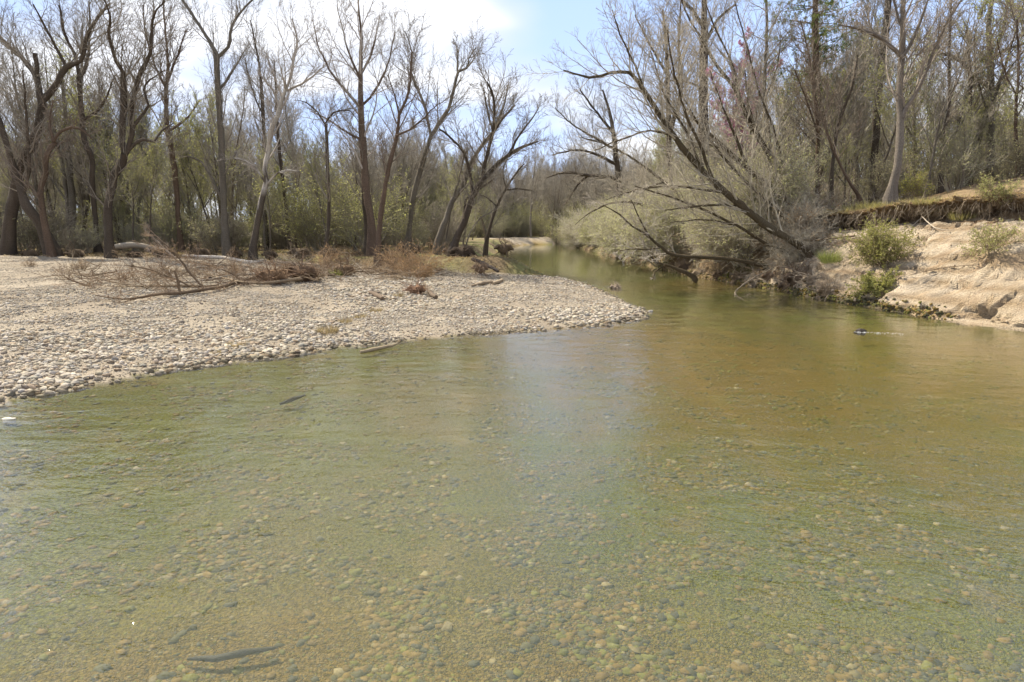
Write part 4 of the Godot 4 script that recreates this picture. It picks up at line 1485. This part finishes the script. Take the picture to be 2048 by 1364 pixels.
func make_bar_debris() -> void:
	var tan := Color(0.42, 0.35, 0.27)
	var pale := Color(0.60, 0.55, 0.48)
	# fallen crown on the bar
	var br := style("brown")
	br.twig = Color(0.24, 0.17, 0.11)
	br.col = Color(0.23, 0.17, 0.115)
	br.up = 0.12
	br.reach = 2.2
	br.first = 1.8
	br.from = 0.1
	br.tw = 0.008
	traced("fallen_tree", "fallen brown tree crown sprawled across the shingle with curved limbs", -1, [[520, 560, 11], [495, 566, 10], [452, 578, 9], [410, 587, 9], [335, 595, 7], [290, 602, 5], [250, 606, 4], [188, 600, 2]], [
		[[437, 580, 6], [380, 582, 6], [308, 583, 6], [239, 588, 5], [171, 580, 4], [130, 563, 2]], [[410, 586, 5], [385, 560, 5], [370, 540, 4], [345, 510, 3], [300, 470, 2]], [[380, 582, 4], [345, 566, 4], [310, 552, 3], [250, 540, 2]], [[362, 597, 5], [356, 575, 5], [350, 552, 4]], [[480, 568, 5], [450, 548, 4], [400, 535, 3]]], br, "", 0.05)
	var ps := style("grey")
	ps.twig = Color(0.42, 0.33, 0.25)
	ps.col = Color(0.42, 0.34, 0.26)
	ps.reach = 1.4
	ps.first = 1.2
	traced("dead_branch", "long tan dead branch slanting up left above the brush pile", -1, [[420, 560, 4], [390, 540, 4], [355, 518, 3.5], [320, 490, 3], [287, 460, 1.5]], [[[355, 518, 2], [330, 520, 1.5], [290, 505, 1]]], ps, "", 0.1)
	traced("dead_branch", "second tan dead branch slanting up left of the first one", -1, [[265, 535, 4], [250, 522, 3.5], [225, 505, 3], [200, 488, 2], [178, 470, 1]], [[[225, 505, 2], [205, 512, 1.5], [180, 515, 1]]], ps, "", 0.1)
	log_thing("fallen_log", "long white bleached log lying along the back of the bar", "log", [B(366, 511, 0.1), B(400, 516, 0.1), B(450, 518, 0.1), B(500, 519, 0.1), B(532, 523, 0.1)], [0.13, 0.17, 0.17, 0.15, 0.08], pale, 5, 1)
	log_thing("fallen_log", "thin weathered log right of the white bleached log", "log", [B(520, 526, 0.1), B(560, 527, 0.1), B(620, 524, 0.1), B(660, 522, 0.1)], [0.07, 0.1, 0.1, 0.05], Color(0.36, 0.29, 0.22), 6, 2)
	log_thing("fallen_log", "thick grey log end among the trees behind the white log", "log", [P(228, 494, 62), P(260, 490, 62), P(285, 492, 62.5), P(330, 500, 63)], [0.24, 0.27, 0.24, 0.16], Color(0.36, 0.32, 0.26), 7, 3)
	log_thing("driftwood", "pale driftwood stick lying at the water's edge", "log", [G(720, 704, 0.03), G(745, 699, 0.06), G(770, 694, 0.05), G(783, 691, 0.08), G(796, 687, 0.12)], [0.05, 0.06, 0.055, 0.05, 0.02], Color(0.30, 0.245, 0.165), 0, 4)
	log_thing("fallen_log", "short split log lying on the middle of the bar", "log", [B(944, 575, 0.1), B(965, 570, 0.1), B(985, 567, 0.1)], [0.06, 0.12, 0.09], Color(0.30, 0.24, 0.17), 2, 5)
	log_thing("fallen_log", "stubby log chunk beside the short split log", "log", [B(986, 570, 0.1), B(996, 567, 0.1), B(1004, 563, 0.1)], [0.09, 0.12, 0.1], Color(0.36, 0.29, 0.20), 0, 6)
	log_thing("stump_fragment", "jagged dark stump fragment on the shingle", "stump", [B(765, 601, 0.1), B(752, 594, 0.1), B(742, 590, 0.1), B(737, 586, 0.1)], [0.09, 0.15, 0.1, 0.02], Color(0.16, 0.12, 0.09), 1, 7)
	log_thing("stump_fragment", "small dark forked stump below the dry brush", "stump", [B(872, 598, 0.1), B(862, 592, 0.1), B(856, 583, 0.1)], [0.1, 0.12, 0.03], Color(0.15, 0.115, 0.085), 3, 8)
	root_clump("root_wad", "dark upturned root wad at the right end of the brush pile", B(606, 562, 0.45), 2.0, 34, Color(0.17, 0.115, 0.075), 0.25, 11)
	root_clump("root_wad", "brown root wad beside the darkest one, nearer the log", B(545, 566, 0.35), 1.7, 30, Color(0.25, 0.165, 0.105), 0.2, 12)
	root_clump("root_wad", "low dark root wad with a green sprig beside it", B(690, 552, 0.35), 1.5, 26, Color(0.20, 0.14, 0.09), 0.2, 13)
	root_clump("root_wad", "small brown root clump trailing onto the open shingle", B(832, 588, 0.2), 1.0, 22, Color(0.24, 0.15, 0.10), 0.1, 14)
	root_clump("root_wad", "black rootball under the leaning corner tree at the bank", P(925, 505, 57), 2.2, 28, Color(0.10, 0.075, 0.055), 0.3, 15)
	root_clump("root_wad", "tangled driftwood heap at the back corner of the bar", B(900, 524, 0.25), 1.5, 24, Color(0.24, 0.18, 0.13), 0.1, 16)
	root_clump("root_wad", "dark driftwood heap beside the pool's left shore", P(1008, 497, 82), 2.4, 24, Color(0.20, 0.155, 0.115), 0.1, 17)
	root_clump("root_wad", "twiggy snag on the left shore just before the pool", P(960, 536, 48), 1.2, 20, Color(0.22, 0.16, 0.11), 0.1, 18)
	log_thing("fallen_log", "black log pointing from the bar corner into the pool", "log", [P(945, 518, 52), P(965, 526, 51), P(985, 536, 49.5), P(996, 543, 48.5)], [0.14, 0.15, 0.13, 0.09], Color(0.09, 0.07, 0.055), 3, 19)
	log_thing("dead_branch", "bent black stick rising out of the pool", "branch", [P(985, 527, 60), P(1000, 524, 60), P(1008, 519, 60), P(1014, 516, 60)], [0.05, 0.06, 0.05, 0.02], Color(0.10, 0.08, 0.06), 2, 20)
	# bank of the left wood: roots and rubble under the trees
	for q in [[330, 508, 60], [470, 508, 60], [540, 510, 59], [600, 506, 60], [660, 507, 59], [150, 508, 60], [60, 508, 61], [770, 512, 57], [820, 500, 58], [400, 506, 62], [270, 510, 60]]:
		root_clump("root_wad", "dark tangle of roots along the foot of the left wood", P(q[0], q[1], q[2]), rng.randf_range(1.4, 2.2), 18, Color(0.13, 0.10, 0.07), 0.1, int(q[0]), "root tangles at the foot of the left wood")
	var gb := style("grey")
	gb.col = Color(0.33, 0.28, 0.215)
	gb.twig = Color(0.30, 0.25, 0.19)
	gb.reach = 1.6
	gb.first = 0.9
	gb.up = 0.15
	gb.kids = PackedInt32Array([4, 2, 2])
	var limbs := [["thick tan limb fanned left from the darkest root wad", [[600, 566, 7], [550, 572, 6], [490, 574, 5], [430, 560, 4], [380, 545, 2]]], ["pale forked limb lying above the fallen brown crown", [[520, 556, 5], [470, 556, 5], [420, 566, 4], [370, 572, 3], [320, 566, 2]]], ["grey limb crossing in front of the white bleached log", [[500, 540, 5], [450, 536, 5], [390, 542, 4], [340, 552, 3], [290, 548, 1.5]]], ["dark limb pointing right from the root wads", [[620, 560, 6], [660, 556, 5], [705, 548, 4], [750, 550, 2]]], ["bent brown limb left of the fallen brown crown", [[250, 560, 4], [215, 552, 4], [170, 560, 3], [130, 548, 1.5]]], ["grey limb lying before the tall dry shrub", [[880, 545, 5], [840, 553, 5], [790, 548, 4], [745, 556, 2]]]]
	for k in limbs.size():
		gb.col = [Color(0.33, 0.26, 0.18), Color(0.42, 0.37, 0.30), Color(0.34, 0.30, 0.24), Color(0.16, 0.12, 0.08), Color(0.24, 0.18, 0.12), Color(0.30, 0.25, 0.19)][k]
		gb.twig = gb.col
		traced("fallen_tree", limbs[k][0], -1, limbs[k][1], [], gb, "", 0.05)
	# heaps of flood-stranded sticks in a line along the crest
	var heaps := [[150, 556], [215, 566], [270, 560], [330, 556], [395, 553], [455, 552], [510, 548], [560, 552], [620, 547], [665, 552], [720, 548], [765, 552], [800, 560], [850, 548], [895, 535], [470, 570], [300, 580], [420, 540], [580, 532], [700, 530], [640, 562], [520, 566]]
	for k in heaps.size():
		rng.seed = 4000 + k
		var at := B(heaps[k][0], heaps[k][1], 0.06)
		var tone: Color = [Color(0.24, 0.185, 0.125), Color(0.19, 0.135, 0.09), Color(0.36, 0.31, 0.24), Color(0.16, 0.115, 0.08)][k % 4]
		var root := thing("brush_heap", "%s heap of flood stranded sticks %s" % [["tan", "dark brown", "pale grey", "darkest"][k % 4], place_bar(heaps[k][0])], "brush", at, "stick heaps along the bar crest")
		var st := Style.new()
		st.wob = 0.2
		st.up = 0.05
		st.tw = 0.007
		st.ratio = 0.5
		st.kids = PackedInt32Array([5, 4, 2])
		st.twig = tone
		var mb := MB.new()
		for q in 26:
			var off := Vector3(rng.randfn(0.0, 0.75), 0, rng.randfn(0.0, 0.4))
			off.y = absf(rng.randfn(0.0, 0.26)) + height(at.x + off.x, at.z + off.z) - at.y
			var a := rng.randf() * TAU
			grow(mb, null, off, Vector3(cos(a), rng.randf_range(-0.02, 0.4), sin(a) * 0.7).normalized(), rng.randf_range(0.6, 2.2), rng.randf_range(0.012, 0.04), 1, st, 2)
		put("sticks", mb, M.twig, root)
	# dry rust-brown shrubs
	var protos := []
	for k in 3:
		rng.seed = 700 + k
		var st := Style.new()
		st.twig = [Color(0.29, 0.20, 0.12), Color(0.25, 0.185, 0.12), Color(0.33, 0.25, 0.16)][k]
		st.wob = 0.34
		st.up = 0.25
		st.ratio = 0.5
		st.kids = PackedInt32Array([8, 5, 3])
		st.tw = 0.007
		st.leaves = 1
		st.leaf_a = Color(0.30, 0.18, 0.10)
		st.leaf_b = Color(0.40, 0.26, 0.15)
		st.leaf_size = 0.05
		var root := thing("dry_shrub", "rust brown dry shrub on the crest of the gravel bar", "shrub", Vector3.ZERO, "dry shrubs on the bar crest")
		shrub(root, [2.0, 1.5, 1.3][k], 15, 1.1, st, [Vector3(0.2, 0, 0), Vector3(-0.35, 0, 0.1), Vector3(0.4, -0.1, 0)][k])
		protos.append(root)
	var spots := [[828, 530, 46, 1.3, 0], [795, 532, 47, 0.8, 1], [855, 528, 47, 0.8, 2], [812, 520, 50, 1.1, 0], [740, 536, 48, 0.8, 2], [650, 526, 52, 1.0, 0], [690, 522, 53, 0.9, 1], [560, 545, 45, 0.7, 2], [470, 552, 43, 0.7, 1], [350, 566, 40, 0.6, 2], [165, 556, 44, 0.5, 2], [60, 552, 46, 0.4, 1], [842, 585, 35, 0.4, 2]]
	for k in spots.size():
		var q: Array = spots[k]
		var p := P(q[0], q[1], q[2])
		p.y = height(p.x, p.z)
		var o: Node3D = protos[k] if k < 3 else copy_of(protos[q[4]], "", "dry shrubs on the bar crest", p, 0.0, Vector3.ONE)
		o.set_meta("label", "%s dry shrub on the bar crest %s" % [["tall rust brown", "dull brown", "light tan brown"][k if k < 3 else q[4]], place_bar(q[0])])
		o.position = p
		o.rotation.y = k * 1.7
		o.scale = Vector3(1.25, 0.95, 1.1) * q[3]
	rng.seed = 3
	var dry_a := Color(0.17, 0.13, 0.085)
	var dry_b := Color(0.36, 0.29, 0.20)
	var k2 := 0
	for q in [[656, 672, "largest dead grass tuft near the water, above the driftwood stick", 0.34, 0.3, 300], [478, 697, "low dead grass tuft among cobbles left of the largest tuft", 0.2, 0.35, 220], [690, 645, "small dead grass tuft just above the largest tuft", 0.26, 0.22, 160], [722, 636, "faint straw tuft in the row of dead grass up the bar", 0.22, 0.22, 140], [752, 622, "topmost dead grass tuft in the row, below the stump fragment", 0.25, 0.25, 150], [797, 590, "straw tuft left of the small brown root clump", 0.3, 0.2, 120], [432, 722, "tiny dead tuft at the cobble edge of the water", 0.14, 0.2, 100]]:
		var p := G(q[0], q[1], 0.3)
		p.y = height(p.x, p.z)
		p = G(q[0], q[1], p.y)
		p.y = height(p.x, p.z)
		tuft("grass_tuft", q[2], "grass", p, q[3], q[4], q[5], dry_a, dry_b, 40 + k2)
		k2 += 1
	var gp := P(672, 550, 44.5)
	gp.y = height(gp.x, gp.z)
	tuft("grass_tuft", "green sprig beside the low dark root wad", "grass", gp, 0.6, 0.3, 140, Color(0.16, 0.19, 0.05), Color(0.30, 0.32, 0.11), 60)

func make_bank_plants() -> void:
	# the big leafy bush hanging on the bluff
	rng.seed = 801
	var b0 := bank_at(1768, 530)
	var st := Style.new()
	st.twig = Color(0.22, 0.17, 0.11)
	st.wob = 0.3
	st.up = 0.02
	st.ratio = 0.5
	st.kids = PackedInt32Array([11, 7, 5])
	st.tw = 0.006
	st.leaves = 5
	st.leaf_a = Color(0.19, 0.20, 0.065)
	st.leaf_b = Color(0.40, 0.39, 0.15)
	st.leaf_size = 0.075
	var bush := thing("leafy_bush", "rounded olive green bush hanging on the sandy bluff face", "bush", b0 + Vector3(0.2, -0.1, -0.1))
	shrub(bush, 2.3, 24, 0.75, st, Vector3(-0.25, -0.05, 0.15))
	rng.seed = 802
	var b1 := bank_at(1762, 572)
	var bush2 := thing("leafy_bush", "lower tail of olive green growth under the rounded bush", "bush", b1)
	st.leaf_a = Color(0.2, 0.21, 0.07)
	shrub(bush2, 1.1, 16, 0.8, st, Vector3(-0.4, -0.7, 0.3))
	rng.seed = 803
	st.leaf_a = Color(0.28, 0.29, 0.12)
	st.leaf_b = Color(0.46, 0.45, 0.22)
	st.leaves = 2
	var bush3 := thing("leafy_bush", "thin straggly bush on the right part of the bluff", "bush", bank_at(1985, 500))
	shrub(bush3, 1.5, 11, 0.8, st, Vector3(-0.4, -0.1, 0.2))
	rng.seed = 804
	var bush4 := thing("leafy_bush", "sparse sprouting bush on the bluff top near the right edge", "bush", bank_at(1990, 400))
	shrub(bush4, 1.3, 12, 0.9, st)
	rng.seed = 805
	st.leaf_b = Color(0.45, 0.44, 0.12)
	var bush5 := thing("leafy_bush", "yellow green sprouts at the foot of the bluff edge tree", "bush", P(1825, 393, 43.5))
	shrub(bush5, 1.5, 10, 0.4, st)
	tuft("grass_tuft", "bright green grassy clump left of the rounded bush", "grass", bank_at(1660, 530), 0.95, 0.4, 520, Color(0.17, 0.21, 0.06), Color(0.33, 0.35, 0.14), 61)
	var k := 0
	for q in [[1705, 420], [1740, 412], [1850, 410], [1890, 425], [1925, 440], [1800, 418], [1640, 470], [1690, 455]]:
		tuft("grass_tuft", "straggly olive grass clump along the lip of the bluff", "grass", bank_at(q[0], q[1]), 0.55, 0.6, 220, Color(0.22, 0.19, 0.09), Color(0.36, 0.34, 0.14), 70 + k, "grass clumps on the bluff lip")
		k += 1
	# exposed roots under the lip
	k = 0
	for zz in [-32.0, -33.4, -34.8, -36.2, -37.6, -39.0, -40.4, -41.8, -43.2, -44.6]:
		rng.seed = 830 + k
		var at := lip_at(zz)
		var root := thing("exposed_roots", "bundle of roots hanging below the overhanging lip", "roots", at, "roots under the bluff lip")
		var s2 := Style.new()
		s2.wob = 0.3
		s2.up = -0.45
		s2.tw = 0.006
		s2.kids = PackedInt32Array([5, 3, 2])
		var mb := MB.new()
		for m in 30:
			s2.twig = Color(0.17, 0.125, 0.08).lerp(Color(0.42, 0.35, 0.26), pow(rng.randf(), 1.5))
			var dz := rng.randf_range(-0.8, 0.8)
			var e := lip_at(zz + dz) - at
			grow(mb, null, e + Vector3(rng.randf_range(0.0, 0.35), rng.randf_range(-0.05, 0.12), 0), Vector3(rng.randf_range(-0.5, 0.2), -0.8, rng.randf_range(-0.4, 0.5)).normalized(), rng.randf_range(0.4, 1.3), rng.randf_range(0.008, 0.024), 1, s2, 2)
		put("root_strands", mb, M.twig, root)
		k += 1
	# sod blades draping over the lip
	rng.seed = 872
	var bl := MB.new()
	bl.leaf(Vector3.ZERO, Vector3.UP, Vector3.RIGHT, 1.0, 0.05, Color.WHITE)
	var sod := []
	for m in 9000:
		var zz := rng.randf_range(-50.0, -24.0)
		if n1.get_noise_1d(zz * 14.0) < -0.12:
			continue
		var e := lip_at(zz) + Vector3(rng.randf_range(-0.05, 1.0), rng.randf_range(0.0, 0.1), 0)
		sod.append([Transform3D(Basis.from_euler(Vector3(rng.randf_range(-1.1, 1.1), rng.randf() * TAU, rng.randf_range(-0.3, 2.2))).scaled(Vector3.ONE * rng.randf_range(0.15, 0.5)), e), Color(0.24, 0.20, 0.10).lerp(Color(0.46, 0.40, 0.22), rng.randf())])
	var so := Node3D.new()
	so.name = "dry_grass"
	so.set_meta("kind", "stuff")
	add_child(so)
	scatter("blades", so, [bl.mesh()], sod, M.leaf)
	var pale := Color(0.50, 0.44, 0.36)
	log_thing("dead_branch", "pale broken branch propped across the hollow under the lip", "branch", [bank_at(1803, 478) + Vector3(-0.2, 0.1, 0.1), bank_at(1850, 445) + Vector3(-0.45, 0.1, 0.2), bank_at(1890, 420) + Vector3(-0.5, 0.25, 0.2)], [0.018, 0.028, 0.03], pale, 5, 91)
	log_thing("dead_branch", "pale root arching right below the hollow under the lip", "branch", [bank_at(1855, 442) + Vector3(-0.4, 0.2, 0.2), bank_at(1880, 458) + Vector3(-0.3, 0.1, 0.1), bank_at(1915, 462) + Vector3(-0.1, 0.05, 0.05)], [0.025, 0.022, 0.012], pale, 2, 92)
	log_thing("dead_branch", "thin dark fallen branch lying on the open sand face", "branch", [bank_at(1820, 552) + Vector3(-0.04, 0.06, 0.03), bank_at(1880, 545) + Vector3(-0.08, 0.1, 0.05), bank_at(1950, 528) + Vector3(-0.06, 0.1, 0.04)], [0.012, 0.018, 0.022], Color(0.20, 0.15, 0.10), 3, 93)
	log_thing("dead_branch", "dark stick reaching left into the rounded bush", "branch", [bank_at(1600, 500) + Vector3(-0.6, 0.3, 0.2), bank_at(1660, 487) + Vector3(-0.6, 0.3, 0.2), bank_at(1720, 476) + Vector3(-0.4, 0.2, 0.1)], [0.03, 0.05, 0.06], Color(0.17, 0.13, 0.09), 5, 94)
	log_thing("dead_branch", "grey branch slanting down into the water below the leaning trunks", "branch", [bank_at(1545, 545) + Vector3(0, 0.3, 0), G(1500, 560, 0.7), G(1470, 585, 0.05), G(1488, 600, -0.1)], [0.05, 0.04, 0.03, 0.02], Color(0.30, 0.25, 0.19), 9, 95)
	root_clump("root_wad", "black roots and shade plants at the foot of the longest leaning trunk", bank_at(1600, 560), 2.0, 36, Color(0.15, 0.11, 0.08), 0.2, 96)
	root_clump("root_wad", "root tangle right under the leaning trunks at the waterline", bank_at(1545, 555), 1.6, 30, Color(0.24, 0.18, 0.13), 0.25, 97)
	root_clump("root_wad", "dark flood debris caught behind the limb in the water", bank_at(1372, 538), 1.6, 30, Color(0.16, 0.12, 0.09), 0.15, 98)
	root_clump("root_wad", "small pale snag of twigs standing in the shallows off the bar", G(1230, 575, 0.05), 0.7, 18, Color(0.34, 0.28, 0.22), 0.0, 99)
	# fallen leaves on the lip and the top of the bank
	rng.seed = 870
	var lq := MB.new()
	lq.leaf(Vector3(-0.5, 0, 0), Vector3.RIGHT, Vector3(0, 0, 1), 1.0, 0.6, Color.WHITE)
	var litter := []
	while litter.size() < 14000:
		var row: PackedVector3Array = bank_pts[rng.randi_range(20, bank_pts.size() - 1)]
		var jj := rng.randi_range(60, 92)
		var p: Vector3 = row[jj].lerp(row[jj + 1], rng.randf())
		if p.z < -62.0 or p.z > -20.0:
			continue
		litter.append([Transform3D(Basis.from_euler(Vector3(rng.randf_range(-0.8, 0.8), rng.randf() * TAU, rng.randf_range(-0.8, 0.8))).scaled(Vector3.ONE * rng.randf_range(0.06, 0.13)), p + Vector3(0, 0.02, 0)), Color(0.22, 0.14, 0.08).lerp(Color(0.46, 0.34, 0.21), rng.randf())])
	while litter.size() < 40000:
		var d := rng.randf_range(53.0, 82.0)
		var x := rng.randf_range(-62.0, 3.0)
		if sd(x, -d) < 0.8 or d < forest_line(x) - 0.5:
			continue
		litter.append([Transform3D(Basis.from_euler(Vector3(rng.randf_range(-0.9, 0.9), rng.randf() * TAU, rng.randf_range(-0.9, 0.9))).scaled(Vector3.ONE * rng.randf_range(0.08, 0.2)), Vector3(x, height(x, -d) + 0.04, -d)), Color(0.20, 0.14, 0.085).lerp(Color(0.40, 0.31, 0.20), rng.randf())])
	var lo := Node3D.new()
	lo.name = "leaf_litter"
	lo.set_meta("kind", "stuff")
	add_child(lo)
	scatter("leaves", lo, [lq.mesh()], litter, M.leaf)
	k = 0
	for q in [[1400, 548], [1440, 552], [1480, 556], [1515, 562], [1575, 574], [1655, 585], [1625, 560]]:
		root_clump("root_wad", "brushy %s root tangle along the right waterline" % ["grey", "dark brown", "tan"][k % 3], bank_at(q[0], q[1]), 1.3, 26, [Color(0.30, 0.25, 0.19), Color(0.16, 0.12, 0.085), Color(0.26, 0.2, 0.14)][k % 3], 0.1, 880 + k, "root tangles along the right waterline")
		k += 1
	# redbud
	rng.seed = 860
	var rs := style("dark")
	rs.leaves = 5
	rs.from = 0.6
	rs.leaf_a = Color(0.46, 0.18, 0.36)
	rs.leaf_b = Color(0.62, 0.34, 0.52)
	rs.leaf_size = 0.11
	rs.reach = 2.6
	rs.kids = PackedInt32Array([8, 6, 4])
	var rb := thing("redbud_tree", "pink flowering tree glimpsed high behind the leaning trunks", "tree", Vector3(21.6, ground_y(21.6, -62.0), -62.0))
	free_tree(rb, 15.5, 0.15, rs, 0.03, 4)

func make_in_water() -> void:
	log_thing("sunken_log", "dark waterlogged log lying on the riverbed near the bottom edge", "log", [G(375, 1318, -0.72), G(430, 1316, -0.7), G(490, 1306, -0.7), G(556, 1294, -0.72)], [0.015, 0.035, 0.04, 0.012], Color(0.08, 0.077, 0.055), 0, 201)
	log_thing("sunken_branch", "dark sunken branch under the rippled left shallows", "branch", [G(560, 808, -0.25), G(585, 798, -0.18), G(610, 790, -0.2)], [0.03, 0.05, 0.02], Color(0.07, 0.07, 0.06), 0, 202)
	rng.seed = 55
	var m := stone_mesh(140)
	var dark: StandardMaterial3D = M.stone.duplicate()
	dark.albedo_color = Color(0.06, 0.05, 0.04).linear_to_srgb()
	dark.roughness = 0.35
	var g := G(1722, 664, 0.0)
	var rk := thing("rock", "small black rock breaking the fast water near the right bank", "rock", g)
	part("stone", m, dark, rk).scale = Vector3(0.4, 0.5, 0.34)
	var o2 := part("stone", stone_mesh(141), dark, rk)
	o2.scale = Vector3(0.2, 0.2, 0.2)
	o2.position = Vector3(-0.22, -0.02, 0.05)
	# white water streaming off it
	var foam := MB.new()
	for k in 70:
		var f: float = pow(rng.randf(), 1.5)
		var p := g + Vector3(f * 1.5 - 0.25 + rng.randf_range(-0.05, 0.05), 0.012, 0.12 + f * 0.35 + rng.randf_range(-0.12, 0.12) * (0.6 + f))
		var s := rng.randf_range(0.006, 0.02)
		var pts := PackedVector3Array([p - Vector3(s * 1.5, 0, 0), p + Vector3(0, s * 0.5, 0), p + Vector3(s * 1.5, 0, 0)])
		foam.tube(pts, PackedFloat32Array([0.002, s * 0.5, 0.002]), 5, Color(0.8, 0.8, 0.78))
	var fo := put("foam", foam, M.twig, self)
	fo.set_meta("kind", "stuff")
	var wr: StandardMaterial3D = M.stone.duplicate()
	wr.albedo_color = Color(0.6, 0.57, 0.5).linear_to_srgb()
	var g2 := G(18, 840, -0.02)
	var r2 := thing("rock", "pale rock awash at the left edge of the water", "rock", g2)
	part("stone", stone_mesh(142), wr, r2).scale = Vector3(0.26, 0.24, 0.22)

# ---------------------------------------------------------------- sky
func make_sky() -> Image:
	var w := 1024
	var h := 512
	var im := Image.create(w, h, false, Image.FORMAT_RGBF)
	var c := FastNoiseLite.new()
	c.seed = SKY_SEED
	c.frequency = 0.35
	c.fractal_octaves = 5
	c.fractal_gain = 0.5
	for j in h:
		var el := PI * 0.5 - PI * (j + 0.5) / h
		var y := sin(el)
		var up := maxf(y, 0.0)
		var blue := Color(0.58, 0.70, 0.92).lerp(Color(0.13, 0.29, 0.68), pow(up, 0.5))
		for i in w:
			var a := TAU * (i + 0.5) / w - PI
			var dx := -sin(a) * cos(el)
			var dz := cos(a) * cos(el)
			var q := 1.0 / (up + 0.16)
			var v := c.get_noise_3d(dx * q * 1.3, 3.0, dz * q * 1.3)
			var thin := c.get_noise_3d(dx * q * 3.1 + 40.0, 9.0, dz * q * 5.2)
			var cov := smoothstep(-0.34, 0.22, v - 0.05 + 0.4 * thin)
			var wh := Color(0.58, 0.595, 0.63).lerp(Color(0.80, 0.80, 0.81), smoothstep(0.0, 0.4, v + 0.5 * thin))
			im.set_pixel(i, j, blue.lerp(wh, 0.10 + cov * 0.76) if y > -0.02 else Color(0.3, 0.28, 0.24))
	return im

func _ready() -> void:
	# camera, sky, sun, exposure
	var cam := Camera3D.new()
	cam.name = "camera"
	cam.position = Vector3(0, CAM_H, 0)
	cam.rotation = Vector3(-PITCH, 0, 0)
	cam.fov = rad_to_deg(2.0 * atan(682.0 / FOC))
	cam.near = 0.1
	cam.far = 3000.0
	add_child(cam)
	var env := Environment.new()
	env.background_mode = Environment.BG_SKY
	var ps := PanoramaSkyMaterial.new()
	ps.panorama = ImageTexture.create_from_image(make_sky())
	var sky := Sky.new()
	sky.sky_material = ps
	env.sky = sky
	env.tonemap_mode = Environment.TONE_MAPPER_LINEAR
	env.tonemap_exposure = 2.15
	env.background_energy_multiplier = 0.8
	env.sdfgi_enabled = true
	env.ssao_enabled = true
	env.ssil_enabled = true
	env.volumetric_fog_enabled = true
	env.volumetric_fog_density = 0.0
	var we := WorldEnvironment.new()
	we.name = "environment"
	we.environment = env
	add_child(we)
	var sun := DirectionalLight3D.new()
	sun.name = "sun"
	sun.light_energy = 1.6
	sun.light_color = Color(1.0, 0.96, 0.88)
	sun.light_angular_distance = 0.5
	sun.shadow_enabled = true
	add_child(sun)
	sun.look_at_from_position(Vector3.ZERO, -Vector3(-0.45, 0.80, -0.40), Vector3.UP)

	n1.seed = 3
	n1.frequency = 0.05
	n1.fractal_octaves = 4
	n2.seed = 8
	n2.frequency = 0.03
	n2.fractal_octaves = 3
	var t0 := Time.get_ticks_msec()
	make_materials()
	make_shore()
	var land := make_land()
	make_bluff()
	print("land ", Time.get_ticks_msec() - t0)
	make_water()
	var murk := FogVolume.new()
	murk.name = "river_murk"
	murk.shape = RenderingServer.FOG_VOLUME_SHAPE_BOX
	murk.size = Vector3(70, 2.4, 190)
	murk.position = Vector3(4, -1.24, -80)
	var fm := FogMaterial.new()
	fm.density = 0.11
	fm.albedo = Color(0.52, 0.55, 0.22)
	murk.material = fm
	murk.set_meta("kind", "stuff")
	add_child(murk)
	make_stones(land)
	print("tris ", MB.tris, " stones ", Time.get_ticks_msec() - t0)
	make_left_trees()
	make_right_trees()
	make_pine()
	print("tris ", MB.tris, " traced ", Time.get_ticks_msec() - t0)
	make_wood_behind()
	make_bank_shrubs()
	print("tris ", MB.tris, " wood ", Time.get_ticks_msec() - t0)
	make_bar_debris()
	make_bank_plants()
	make_in_water()
	print("tris ", MB.tris, " all ", Time.get_ticks_msec() - t0)
